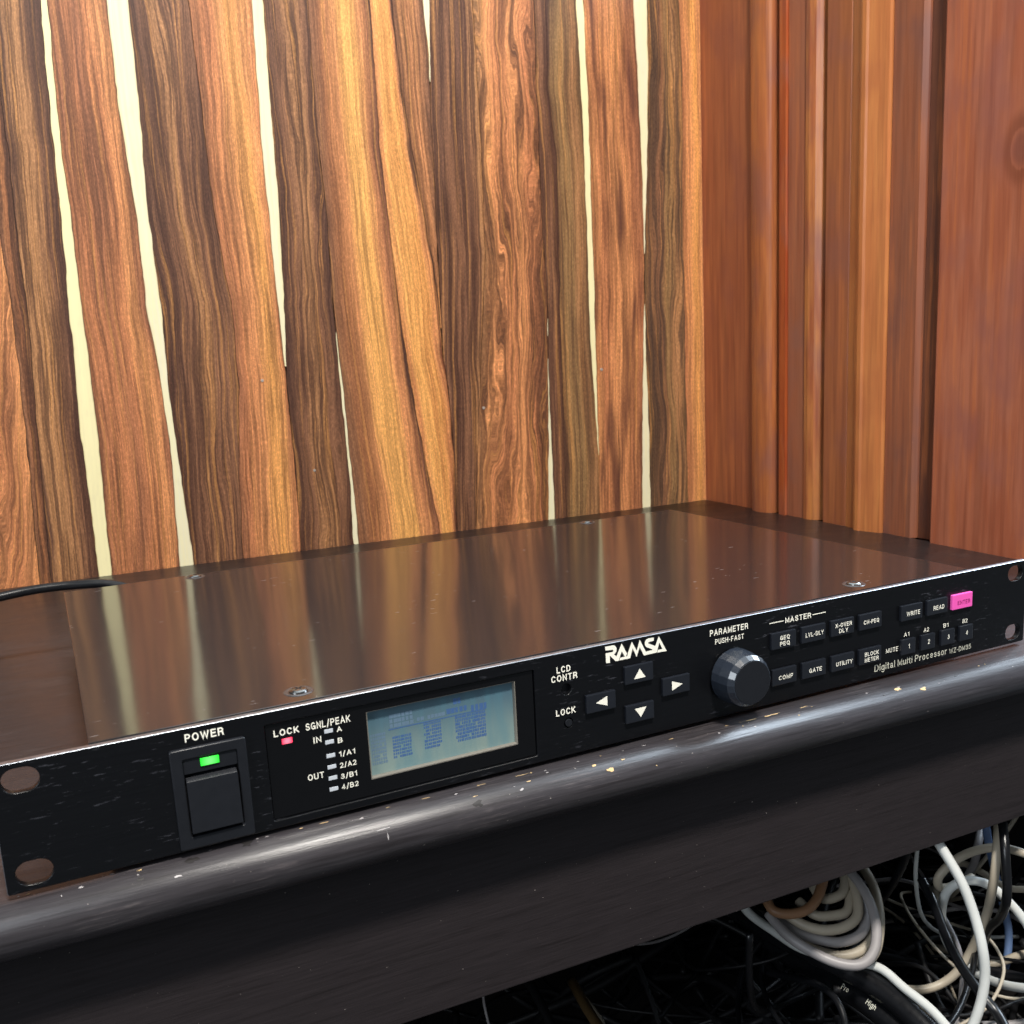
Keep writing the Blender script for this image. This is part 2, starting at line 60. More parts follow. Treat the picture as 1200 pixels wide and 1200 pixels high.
# ceiling strip lamp, in front of and above the cabinet
area('ceiling_lamp', (0.10, -0.80, 1.55), (0.25, 0.1, 0.0), 0.30, 0.16, 50, (1.0, 0.95, 0.88))
# bright ceiling over the corner
area('ceiling_light', (0.75, 0.45, 1.7), (0.70, 0.40, 0.0), 2.0, 1.6, 15, (0.84, 0.94, 1.0))
# window to the right, past the end of the boarded side wall
area('window_right', (1.75, 0.30, 1.05), (0.35, -0.05, 0.0), 1.1, 0.9, 80, (0.74, 0.87, 1.0))
# window to the left
area('window_light', (-1.9, -1.0, 1.0), (0.3, 0.1, 0.2), 0.9, 1.1, 26, (0.86, 0.93, 1.0))

# ------------------------------------------------------------------ helpers
def link(name, me, mat=None, parent=None, loc=None, rz=0.0):
    o = bpy.data.objects.new(name, me); col.objects.link(o)
    if mat is not None and me is not None:
        for m in (mat if isinstance(mat, (list, tuple)) else [mat]): me.materials.append(m)
    if parent is not None: o.parent = parent
    if loc is not None: o.location = loc
    if rz: o.rotation_euler = (0, 0, rz)
    return o

def tag(o, label=None, cat=None, group=None, kind=None):
    if label: o['label'] = label
    if cat: o['category'] = cat
    if group: o['group'] = group
    if kind: o['kind'] = kind
    return o

class MB:
    """collects geometry given in millimetres"""
    def __init__(s): s.v = []; s.f = []; s.mi = []
    def add(s, vs, fs, mi=0):
        n = len(s.v); s.v += [tuple(v) for v in vs]
        for f in fs: s.f.append(tuple(n+i for i in f)); s.mi.append(mi)
        return s
    def box(s, x0, x1, y0, y1, z0, z1, mi=0):
        v = [(x0,y0,z0),(x1,y0,z0),(x1,y1,z0),(x0,y1,z0),(x0,y0,z1),(x1,y0,z1),(x1,y1,z1),(x0,y1,z1)]
        return s.add(v, [(3,2,1,0),(4,5,6,7),(0,1,5,4),(1,2,6,5),(2,3,7,6),(3,0,4,7)], mi)
    def prism(s, pts, y0, y1, mi=0):
        """pts in (x, z), extruded y0 (front) to y1 (back)"""
        n = len(pts)
        a = sum(pts[i][0]*pts[(i+1) % n][1]-pts[(i+1) % n][0]*pts[i][1] for i in range(n))
        if a < 0: pts = pts[::-1]
        v = [(p[0], y0, p[1]) for p in pts]+[(p[0], y1, p[1]) for p in pts]
        f = [tuple(range(n)), tuple(range(2*n-1, n-1, -1))]
        f += [((i+1) % n, i, i+n, (i+1) % n+n) for i in range(n)]
        return s.add(v, f, mi)
    def extrude_u(s, prof, u0, u1, mi=0, segs=1):
        """profile in (y, z) swept along x"""
        n = len(prof); v = []
        for k in range(segs+1):
            u = u0+(u1-u0)*k/segs
            v += [(u, p[0], p[1]) for p in prof]
        f = []
        for k in range(segs):
            for i in range(n):
                j = (i+1) % n
                f.append((k*n+i, k*n+j, (k+1)*n+j, (k+1)*n+i))
        f.append(tuple(range(n))[::-1]); f.append(tuple(segs*n+i for i in range(n)))
        return s.add(v, f, mi)
    def cyl(s, c, r0, r1, y0, y1, n=24, mi=0, rot=0.0, caps=True):
        """cone frustum along y: y0 front"""
        v = []
        for (r, y) in ((r0, y0), (r1, y1)):
            for i in range(n):
                a = rot+2*math.pi*i/n
                v.append((c[0]+r*math.cos(a), y, c[1]+r*math.sin(a)))
        f = [((i+1) % n, i, i+n, (i+1) % n+n) for i in range(n)]
        if caps: f += [tuple(range(n)), tuple(range(2*n-1, n-1, -1))]
        return s.add(v, f, mi)
    def build(s, name, mat, parent=None, bevel=0.0, segs=2, smooth=False, center=True, fix=True, loc0=(0,0,0), rz=0.0, ang=30):
        vs = s.v
        c = (0, 0, 0)
        if center:
            c = [ (min(v[k] for v in vs)+max(v[k] for v in vs))/2 for k in range(3)]
        me = bpy.data.meshes.new(name)
        me.from_pydata([((v[0]-c[0])*MM, (v[1]-c[1])*MM, (v[2]-c[2])*MM) for v in vs], [], s.f)
        me.update()
        for p, m in zip(me.polygons, s.mi): p.material_index = m
        if fix or bevel:
            bm = bmesh.new(); bm.from_mesh(me)
            if fix: bmesh.ops.recalc_face_normals(bm, faces=bm.faces)
            if bevel:
                es = [e for e in bm.edges if len(e.link_faces) == 2 and e.calc_face_angle(0) > R(ang)]
                bmesh.ops.bevel(bm, geom=es, offset=bevel*MM, segments=segs, profile=0.6, affect='EDGES', clamp_overlap=True)
            bm.to_mesh(me); bm.free()
        if smooth:
            for p in me.polygons: p.use_smooth = True
        off = Vector((c[0]*MM, c[1]*MM, c[2]*MM))
        if parent is not None:
            org = parent.get('_org', (0, 0, 0))
            loc = off-Vector(org)
        else:
            off2 = Matrix.Rotation(rz, 3, 'Z') @ off
            loc = Vector(loc0)+off2
        o = link(name, me, mat, parent, loc, rz if parent is None else 0)
        o['_org'] = tuple(off)      # where this mesh's own origin sits in the design frame
        return o

def root(name, org_mm, label, cat, group=None, frame=None):
    """Empty at a thing's base; frame None = device frame, 'S' = wall and cabinet frame"""
    o = bpy.data.objects.new(name, None); col.objects.link(o)
    org = Vector([c*MM for c in org_mm])
    o['_org'] = tuple(org)
    if frame == 'S':
        o.rotation_euler = (0, 0, YAW)
        o.location = Vector((CORNER[0]*MM, CORNER[1]*MM, 0))+Matrix.Rotation(YAW, 3, 'Z') @ org
    else:
        o.location = org
    o.empty_display_size = 0.05
    return tag(o, label, cat, group)
SL = (CORNER[0]*MM, CORNER[1]*MM, 0)

def srgb(r, g, b):
    f = lambda c: (c/255/12.92) if c/255 <= 0.04045 else ((c/255+0.055)/1.055)**2.4
    return (f(r), f(g), f(b), 1.0)

# ------------------------------------------------------------------ materials
class NT:
    def __init__(s, name):
        s.m = bpy.data.materials.new(name); s.m.use_nodes = True
        s.t = s.m.node_tree; s.b = s.t.nodes['Principled BSDF']
    def n(s, typ, **kw):
        x = s.t.nodes.new(typ)
        for k, v in kw.items(): setattr(x, k, v)
        return x
    def l(s, a, b): s.t.links.new(a, b)
    def val(s, x):
        return x
    def math(s, op, a, b=None, c=None):
        x = s.n('ShaderNodeMath', operation=op)
        for i, q in enumerate((a, b, c)):
            if q is None: continue
            if isinstance(q, (int, float)): x.inputs[i].default_value = q
            else: s.l(q, x.inputs[i])
        return x.outputs[0]
    def comb(s, a, b, c):
        x = s.n('ShaderNodeCombineXYZ')
        for i, q in enumerate((a, b, c)):
            if isinstance(q, (int, float)): x.inputs[i].default_value = q
            else: s.l(q, x.inputs[i])
        return x.outputs[0]
    def noise(s, vec, scale=1.0, detail=2.0, rough=0.5, dist=0.0):
        x = s.n('ShaderNodeTexNoise'); s.l(vec, x.inputs['Vector'])
        x.inputs['Scale'].default_value = scale; x.inputs['Detail'].default_value = detail
        x.inputs['Roughness'].default_value = rough; x.inputs['Distortion'].default_value = dist
        return x.outputs[0]
    def ramp(s, fac, stops, interp='LINEAR'):
        x = s.n('ShaderNodeValToRGB'); x.color_ramp.interpolation = interp
        e = x.color_ramp.elements
        while len(e) > 1: e.remove(e[-1])
        e[0].position = stops[0][0]; e[0].color = stops[0][1]
        for p, c in stops[1:]:
            k = e.new(p); k.color = c
        s.l(fac, x.inputs[0]); return x.outputs[0]
    def gray(s, fac, a, b):
        """smooth 0..1 between a and b"""
        x = s.n('ShaderNodeMapRange', interpolation_type='SMOOTHSTEP')
        s.l(fac, x.inputs[0]); x.inputs[1].default_value = a; x.inputs[2].default_value = b
        return x.outputs[0]
    def mix(s, fac, a, b, mode='MIX'):
        x = s.n('ShaderNodeMix', data_type='RGBA', blend_type=mode)
        for i, q in ((0, fac), (6, a), (7, b)):
            if isinstance(q, (int, float)): x.inputs[i].default_value = q
            elif isinstance(q, tuple): x.inputs[i].default_value = q
            else: s.l(q, x.inputs[i])
        return x.outputs[2]
    def bump(s, h, strength, dist):
        x = s.n('ShaderNodeBump'); x.inputs['Strength'].default_value = strength
        x.inputs['Distance'].default_value = dist
        s.l(h, x.inputs['Height']); s.l(x.outputs[0], s.b.inputs['Normal'])
    def uv(s, name):
        x = s.n('ShaderNodeUVMap'); x.uv_map = name
        y = s.n('ShaderNodeSeparateXYZ'); s.l(x.outputs[0], y.inputs[0])
        return y.outputs[0], y.outputs[1]
    def obj(s):
        x = s.n('ShaderNodeTexCoord'); y = s.n('ShaderNodeSeparateXYZ'); s.l(x.outputs['Object'], y.inputs[0])
        return [s.math('MULTIPLY', y.outputs[i], 1000.0) for i in range(3)]   # in mm
    def setc(s, c):
        if isinstance(c, tuple): s.b.inputs['Base Color'].default_value = c
        else: s.l(c, s.b.inputs['Base Color'])
    def rough(s, r):
        if isinstance(r, (int, float)): s.b.inputs['Roughness'].default_value = r
        else: s.l(r, s.b.inputs['Roughness'])

def simple(name, color, rough=0.5, metal=0.0, spec=0.5, emit=None, es=0.0, var=0.12, vs=0.3):
    m = NT(name)
    x, y, z = m.obj()
    n = m.noise(m.comb(x, y, z), vs, 3, 0.6)
    f = m.math('MULTIPLY_ADD', n, 2*var, 1-var)
    c = m.mix(1.0, color, m.comb(f, f, f), 'MULTIPLY')
    m.setc(c); m.rough(m.math('MULTIPLY_ADD', n, 0.16, rough-0.08))
    m.b.inputs['Metallic'].default_value = metal
    m.b.inputs['Specular IOR Level'].default_value = spec
    if emit:
        m.b.inputs['Emission Color'].default_value = emit; m.b.inputs['Emission Strength'].default_value = es
    return m.m

DK=srgb(78,51,40); DB=srgb(100,68,52); BR=srgb(130,89,64); TN=srgb(166,118,78); MD=srgb(150,96,62)
OR=srgb(210,141,90); RO=srgb(186,119,78); RB=srgb(154,99,69); GD=srgb(220,154,86); PG=srgb(228,166,94)
OL=srgb(142,108,70); OD=srgb(100,74,50); CR=srgb(232,222,174); CW=srgb(226,219,190)

def plank_mat(name, stops, dark=srgb(72, 45, 34), lines=0.65, swirl=5.0, seed=0.0, bands=0.55, freq=1.0, tilt=0.0, warp=0.25, blot=0.0):
    m = NT(name)
    u, v = m.uv('mm'); t, _ = m.uv('rel')
    w1 = m.noise(m.comb(m.math('MULTIPLY', u, 0.035), m.math('MULTIPLY', v, 0.0070), seed), 1, 2, 0.5)
    w2 = m.noise(m.comb(m.math('MULTIPLY', u, 0.12), m.math('MULTIPLY', v, 0.03), seed+7), 1, 2, 0.5)
    w = m.math('ADD', m.math('MULTIPLY', m.math('SUBTRACT', w1, 0.5), swirl*2.6), m.math('MULTIPLY', m.math('SUBTRACT', w2, 0.5), swirl*0.30+0.1))
    u2 = m.math('ADD', m.math('ADD', u, w), m.math('MULTIPLY', v, tilt))
    t2 = m.math('ADD', t, m.math('MULTIPLY', m.math('SUBTRACT', w1, 0.5), warp*2))
    s_ = m.noise(m.comb(m.math('MULTIPLY', u2, 0.2), m.math('MULTIPLY', v, 0.0035), seed+3), 1, 2, 0.5)
    t3 = m.math('ADD', t2, m.math('MULTIPLY', m.math('SUBTRACT', s_, 0.5), warp*1.6))
    base = m.ramp(t3, stops)
    band = m.noise(m.comb(m.math('MULTIPLY', u2, 0.125*freq), m.math('MULTIPLY', v, 0.0045), seed+11), 1, 4, 0.62)
    bf = m.math('MULTIPLY', m.gray(band, 0.48, 0.60), bands)
    c = m.mix(bf, base, dark)
    line = m.noise(m.comb(m.math('MULTIPLY', u2, 0.30*freq), m.math('MULTIPLY', v, 0.0042), seed+23), 1, 4, 0.65)
    lf = m.math('MULTIPLY', m.gray(line, 0.485, 0.55), lines*0.98)
    c = m.mix(lf, c, dark)
    lt = m.math('MULTIPLY', m.gray(m.noise(m.comb(m.math('MULTIPLY', u2, 0.34*freq), m.math('MULTIPLY', v, 0.0035), seed+31), 1, 4, 0.65), 0.52, 0.66), 0.36)
    c = m.mix(lt, c, GD)
    fine = m.noise(m.comb(m.math('MULTIPLY', u2, 1.25), m.math('MULTIPLY', v, 0.022), seed+41), 1, 5, 0.75)
    fm = m.math('MULTIPLY_ADD', m.gray(fine, 0.36, 0.64), 0.55, 0.72)
    c = m.mix(1.0, c, m.comb(fm, fm, fm), 'MULTIPLY')
    pore = m.noise(m.comb(m.math('MULTIPLY', u2, 1.3), m.math('MULTIPLY', v, 0.30), seed+51), 1, 4, 0.8)
    pm = m.math('MULTIPLY_ADD', m.gray(pore, 0.42, 0.66), 0.60, 0.80)
    c = m.mix(1.0, c, m.comb(pm, pm, pm), 'MULTIPLY')
    if blot:
        b = m.noise(m.comb(m.math('MULTIPLY', u, 0.07), m.math('MULTIPLY', v, 0.008), seed+61), 1, 2, 0.5)
        c = m.mix(m.math('MULTIPLY', m.gray(b, 0.46, 0.72), blot), c, srgb(74, 42, 38))
    m.setc(c); m.rough(m.math('MULTIPLY_ADD', fine, 0.2, 0.42))
    m.b.inputs['Specular IOR Level'].default_value = 0.30
    m.bump(fine, 0.12, 0.0003)
    return m.m

def sap_mat(name, c0, c1, seed):
    m = NT(name)
    u, v = m.uv('mm'); t, _ = m.uv('rel')
    a = m.noise(m.comb(m.math('MULTIPLY', u, 0.5), m.math('MULTIPLY', v, 0.01), seed), 1, 4, 0.6)
    b = m.noise(m.comb(m.math('MULTIPLY', u, 0.15), m.math('MULTIPLY', v, 0.05), seed+5), 1, 3, 0.6)
    c = m.mix(m.gray(a, 0.3, 0.75), c0, c1)
    c = m.mix(m.math('MULTIPLY', m.gray(b, 0.5, 0.8), 0.3), c, srgb(206, 196, 160))
    edge = m.math('ABSOLUTE', m.math('SUBTRACT', t, 0.5))
    c = m.mix(m.math('MULTIPLY', m.gray(edge, 0.40, 0.52), 0.55), c, srgb(190, 150, 100))
    m.setc(c); m.rough(0.5); m.b.inputs['Specular IOR Level'].default_value = 0.3
    return m.m

# ------------------------------------------------------------------ the striped wooden wall
wall_left = MB().box(-1150, 90, 2.5, 40, -320, 545).build('wall_panelled', simple('wall_backing', srgb(40, 27, 22), 0.8), loc0=SL, rz=YAW)
tag(wall_left, kind='structure')
ZF = []
z = ZG[0]
while z <= 543: ZF.append(z); z += 5.5
def interp(arr, z):
    for i in range(len(ZG)-1):
        if ZG[i] <= z <= ZG[i+1]:
            k = (z-ZG[i])/(ZG[i+1]-ZG[i]); return arr[i]*(1-k)+arr[i+1]*k
    return arr[-1]
from mathutils import noise as mnoise
names = list(BND.keys())
edges = {}
for bi, nme in enumerate(names):
    arr = []
    for z in ZF:
        u = interp(BND[nme], z)
        if nme not in ('far', 'cor'):
            u += 0.9*mnoise.noise(Vector((z*0.05, bi*3.7, 0)))+0.45*mnoise.noise(Vector((z*0.19, bi*5.1, 3)))
        arr.append(u)
    edges[nme] = arr
for i in range(1, len(names)):          # keep the seams ordered
    a, b = edges[names[i-1]], edges[names[i]]
    for k in range(len(a)):
        if b[k] < a[k]: b[k] = a[k]
def plank(i, mat, name='plank'):
    a, b = edges[names[i]], edges[names[i+1]]
    thk = [1.7, 2.0, 1.8, 2.15, 1.6, 1.95, 1.75][i % 7]
    yf, yb = 0.6-thk, 2.6
    mb = MB(); mmuv = []; reluv = []
    rows = []; run = []
    for k, z in enumerate(ZF):
        if b[k]-a[k] > 0.7: run.append(k)
        else:
            if len(run) > 3: rows.append(run)
            run = []
    if len(run) > 3: rows.append(run)
    verts = []; faces = []; uvm = []; uvr = []
    for run in rows:
        n0 = len(verts)
        for k in run:
            z = ZF[k]; l, r = a[k]+0.2, b[k]-0.2
            if name == 'sapwood_strip':
                pass
            nseg = (l, r)
            for (x, y) in ((l, yb), (l, yf), (r, yf), (r, yb)):
                verts.append((x, y, z)); c = (a[k]+b[k])/2
                uvm.append((x-c, z)); uvr.append(((x-l)/(r-l), z/100))
        for q in range(len(run)-1):
            p = n0+q*4
            faces += [(p, p+1, p+5, p+4), (p+1, p+2, p+6, p+5), (p+2, p+3, p+7, p+6)]
        m_ = n0+(len(run)-1)*4
        faces += [(n0, n0+3, n0+2, n0+1), (m_, m_+1, m_+2, m_+3)]
    c = [(min(v[k] for v in verts)+max(v[k] for v in verts))/2 for k in range(3)]
    me = bpy.data.meshes.new(name)
    me.from_pydata([tuple((v[k]-c[k])*MM for k in range(3)) for v in verts], [], faces)
    l1 = me.uv_layers.new(name='mm'); l2 = me.uv_layers.new(name='rel')
    for lp in me.loops:
        l1.data[lp.index].uv = uvm[lp.vertex_index]; l2.data[lp.index].uv = uvr[lp.vertex_index]
    me.update()
    org = wall_left['_org']
    return link(name, me, mat, wall_left, Vector([c[k]*MM-org[k] for k in range(3)]))
S = lambda *a: [(p, c) for p, c in a]
P = plank_mat
specs = [
 ('plank', P('wood_far', S((0, MD), (.5, OR), (1, BR)), seed=1, swirl=12)),
 ('plank', P('wood_a', S((0, OR), (.6, RO), (1, OR)), seed=2, swirl=16, tilt=-0.12, lines=.45, bands=.35)),
 ('plank', P('wood_b', S((0, BR), (.5, MD), (1, DK)), seed=3)),
 ('plank', P('wood_c', S((0, DB), (.12, TN), (.45, TN), (.75, BR), (.92, DK), (1, DK)), seed=4, swirl=2.5, lines=.7)),
 ('sapwood_strip', sap_mat('sap_a', CR, srgb(238, 228, 178), 1)),
 ('plank', P('wood_d', S((0, RB), (.25, RO), (.42, RB), (.65, RO), (.85, OR), (1, RB)), seed=5, swirl=2.5, lines=.5, bands=.35)),
 ('sapwood_strip', sap_mat('sap_b', CW, CR, 2)),
 ('plank', P('wood_e', S((0, DK), (.15, DB), (.35, BR), (.5, TN), (.6, BR), (.85, BR), (1, DB)), seed=6, swirl=6, lines=.72, bands=.6)),
 ('plank', P('wood_f', S((0, RB), (.2, RO), (.45, OR), (.7, GD), (.9, OR), (1, RO)), seed=7, swirl=4, lines=.45, bands=.35)),
 ('sapwood_strip', sap_mat('sap_c', CW, CR, 3)),
 ('plank', P('wood_g', S((0, DK), (.3, BR), (.6, TN), (.8, BR), (1, DK)), seed=8, swirl=9, lines=.75, bands=.6)),
 ('sapwood_strip', sap_mat('sap_d', CW, CR, 4)),
 ('plank', P('wood_h', S((0, BR), (.2, MD), (.35, OR), (.48, PG), (.72, PG), (.82, OR), (.94, RB), (1, DK)), seed=9, swirl=3.5, lines=.35, bands=.25, warp=.12)),
 ('plank', P('wood_i', S((0, OR), (.2, PG), (.75, GD), (.9, OR), (1, DK)), seed=10, swirl=6, lines=.32, bands=.2, dark=srgb(140, 74, 44))),
 ('plank', P('wood_j', S((0, DK), (.4, OR), (1, BR)), seed=12, swirl=3)),
 ('sapwood_strip', sap_mat('sap_e', CW, CR, 5)),
 ('plank', P('wood_k', S((0, BR), (.2, DB), (.45, BR), (.7, DB), (.85, BR), (1, TN)), seed=13, swirl=2.5, lines=.8, bands=.65)),
 ('plank', P('wood_l', S((0, TN), (.15, OR), (.4, RO), (.6, OR), (.85, RO), (1, MD)), seed=14.5, swirl=17, lines=.62, bands=.6, warp=.2)),
 ('sapwood_strip', sap_mat('sap_f', CW, CR, 6)),
 ('plank', P('wood_m', S((0, DB), (.5, BR), (1, DK)), seed=15, swirl=2, lines=.6, bands=.6)),
 ('plank', P('wood_n', S((0, DK), (.2, OL), (.5, OL), (.75, TN), (1, OD)), seed=16, swirl=2.5, lines=.6, dark=srgb(84, 58, 42))),
 ('sapwood_strip', sap_mat('sap_g', CR, srgb(238, 228, 178), 7)),
 ('plank', P('wood_o', S((0, OR), (.2, RO), (.5, OR), (.8, RO), (1, RB)), seed=17, swirl=3, lines=.45, bands=.45, blot=.85)),
 ('sapwood_strip', sap_mat('sap_h', CW, CR, 8)),
 ('plank', P('wood_p', S((0, OD), (.4, BR), (.6, OL), (.8, TN), (1, OD)), seed=18, swirl=9, lines=.75, bands=.6, dark=srgb(72, 54, 44))),
 ('plank', P('wood_q', S((0, RO), (.3, OR), (.7, GD), (1, OR)), seed=19, swirl=3, lines=.35, bands=.25)),
]
assert len(specs) == len(names)-1, (len(specs), len(names))
for i, (nm, mt) in enumerate(specs): plank(i, mt, nm)

NAILS = [(-125.5, 144.2, 1.4), (-462.6, 151.9, 1.2), (-424.3, 70.0, 1.1), (-256.3, 114.5, 1.3)]
M_nail = simple('nail_head', srgb(214, 206, 196), 0.35, metal=0.6, vs=1.0)
for (u_, z_, r_) in NAILS: MB().cyl((u_, z_), r_, r_*1.2, -2.1, -1.0, 10).build('nail_head', M_nail, wall_left)
# ------------------------------------------------------------------ the red panelled side wall (boards and mouldings)
def red_mat(name, c0, c1, c2, seed, rough=0.3, knot=None, streak=0.28):
    m = NT(name)
    x, y, z = m.obj()
    g = m.noise(m.comb(m.math('MULTIPLY', x, 0.05), m.math('MULTIPLY', y, 0.05), m.math('MULTIPLY', z, 0.005)), 1, 3, 0.6)
    m1 = m.noise(m.comb(m.math('ADD', m.math('MULTIPLY', x, 0.10), seed), m.math('MULTIPLY', y, 0.10), m.math('MULTIPLY', z, 0.010)), 1, 4, 0.6)
    m2 = m.noise(m.comb(m.math('ADD', m.math('MULTIPLY', x, 0.4), seed), m.math('MULTIPLY', y, 0.4), m.math('MULTIPLY', z, 0.012)), 1, 4, 0.65)
    bl = m.noise(m.comb(m.math('ADD', m.math('MULTIPLY', x, 0.022), seed), m.math('MULTIPLY', y, 0.022), m.math('MULTIPLY', z, 0.014)), 1, 3, 0.5)
    c = m.mix(m.gray(m1, 0.35, 0.65), c0, c1)
    m3 = m.noise(m.comb(m.math('ADD', m.math('MULTIPLY', x, 0.16), seed*3.0), m.math('MULTIPLY', y, 0.16), m.math('MULTIPLY', z, 0.006)), 1, 3, 0.6)
    c = m.mix(m.math('MULTIPLY', m.gray(m3, 0.48, 0.66), 0.26), c, srgb(86, 38, 24))
    c = m.mix(m.math('MULTIPLY', m.math('SUBTRACT', 1.0, m.gray(m3, 0.36, 0.46)), 0.30), c, srgb(196, 116, 66))
    c = m.mix(m.math('MULTIPLY', m.gray(bl, 0.48, 0.68), 0.65), c, c2)
    c = m.mix(m.math('MULTIPLY', m.gray(m2, 0.50, 0.72), streak), c, srgb(104, 50, 34))
    if knot:
        ky, kz, kr = knot
        dy = m.math('SUBTRACT', y, ky); dz = m.math('MULTIPLY', m.math('SUBTRACT', z, kz), 0.62)
        d = m.math('SQRT', m.math('ADD', m.math('MULTIPLY', dy, dy), m.math('MULTIPLY', dz, dz)))
        d = m.math('ADD', d, m.math('MULTIPLY', m.math('SUBTRACT', m2, 0.5), 4.0))
        c = m.mix(m.math('MULTIPLY', m.math('SUBTRACT', 1.0, m.gray(d, kr*0.5, kr)), 0.45), c, srgb(96, 52, 46))
        ring = m.math('MULTIPLY', m.gray(d, kr*0.85, kr), m.math('SUBTRACT', 1.0, m.gray(d, kr*1.15, kr*1.9)))
        c = m.mix(m.math('MULTIPLY', ring, 0.45), c, srgb(92, 40, 24))
    nk = m.noise(m.comb(m.math('MULTIPLY', y, 0.55), m.math('MULTIPLY', z, 0.25), seed*2.0), 1, 2, 0.6)
    c = m.mix(m.math('MULTIPLY', m.gray(nk, 0.76, 0.80), 0.5), c, srgb(212, 160, 140))
    m.setc(c)
    m.rough(m.math('MULTIPLY_ADD', bl, 0.25, rough-0.1))
    m.b.inputs['Specular IOR Level'].default_value = 0.5
    m.bump(m.math('ADD', m1, m.math('MULTIPLY', g, 2.0)), 0.18, 0.0012)
    return m.m
wall_right = MB().box(12.5, 60, -430, 2.4, -320, 545).build('wall_boarded', simple('wall_backing_red', srgb(46, 20, 14), 0.7), loc0=SL, rz=YAW)
tag(wall_right, kind='structure')
ra, rb, rc = srgb(145, 81, 52), srgb(167, 98, 62), srgb(133, 83, 68)
def strip(name, d0, d1, prof, mat, bevel=0):
    """prof: (distance along wall d, protrusion w into the room)"""
    mb = MB(); pts = [(d0, -13)]+prof+[(d1, -13)]
    v = []; n = len(pts)
    for zz in (-2, 545): v += [(-w, -d, zz) for d, w in pts]
    f = [tuple(range(n)), tuple(range(2*n-1, n-1, -1))]+[(i, (i+1) % n, (i+1) % n+n, i+n) for i in range(n)]
    mb.add(v, f)
    o = mb.build(name, mat, wall_right, smooth=False)
    for p in o.data.polygons: p.use_smooth = False
    return o
def arc(d0, d1, w0, h, n=12, sy=1.0):
    return [(d0+(d1-d0)*(1-math.cos(math.pi*k/n))/2, w0+h*math.sin(math.pi*k/n)) for k in range(n+1)]
strip('board', 0.3, 84, [(0.3, 0), (83.5, 0), (84, -1)], red_mat('red_a', ra, srgb(154, 90, 57), srgb(133, 76, 57), 1, 0.42))
strip('moulding', 84.5, 116, [(84.5, 2)]+arc(85, 115.5, 2, 7)+[(116, -3)], red_mat('red_b', srgb(174, 105, 58), srgb(154, 88, 54), rc, 2, 0.3))
strip('moulding', 121, 134.5, [(121, -4), (123, 2), (126, 3.5), (134, 3.5), (134.5, 2)], red_mat('red_c', srgb(163, 79, 37), srgb(142, 62, 32), rc, 3, 0.3))
strip('board', 135, 157, [(135, 1.0), (156.5, 1.0), (157, 0)], red_mat('red_d', srgb(146, 91, 66), srgb(152, 91, 64), srgb(133, 90, 76), 4, 0.35))
strip('moulding', 157.5, 179, [(157.5, 0.5), (159, 2.5), (164, 3.0), (170, 1.0), (175, -2.5), (178, -9), (179, -9.5)], red_mat('red_e', srgb(180, 116, 64), srgb(146, 81, 52), rc, 5, 0.3))
strip('board', 183.5, 213, [(183.5, 0), (184.5, 1.5), (212.5, 1.5), (213, 1)], red_mat('red_f', srgb(156, 95, 59), srgb(145, 87, 59), rc, 6, 0.33))
strip('moulding', 213.5, 256, [(213.5, 1.5), (228, 5.0), (229.5, 8.0), (232, 9), (236, 9), (238, 7.8), (255, 3.0), (256, 1)], red_mat('red_g', srgb(189, 122, 70), srgb(180, 111, 64), srgb(165, 98, 59), 7, 0.3, streak=.25))
strip('board', 256.5, 289, [(256.5, 0), (286, 0.5), (289, -3)], red_mat('red_h', srgb(146, 88, 62), srgb(134, 86, 66), srgb(111, 75, 69), 8, 0.36))
strip('board', 289.6, 307.4, [(289.6, -5.0), (298, -6.0), (307.4, -5.0)], red_mat('red_j', srgb(106, 64, 45), srgb(92, 54, 38), srgb(83, 51, 43), 10, 0.45))
strip('board', 308, 431, [(308, -4), (309.5, 3), (311, 4), (430, 4), (431, 3)], red_mat('red_i', srgb(170, 104, 78), srgb(159, 90, 64), srgb(142, 88, 78), 9, 0.34, knot=(-8.5, 12, 9.5), streak=.2))

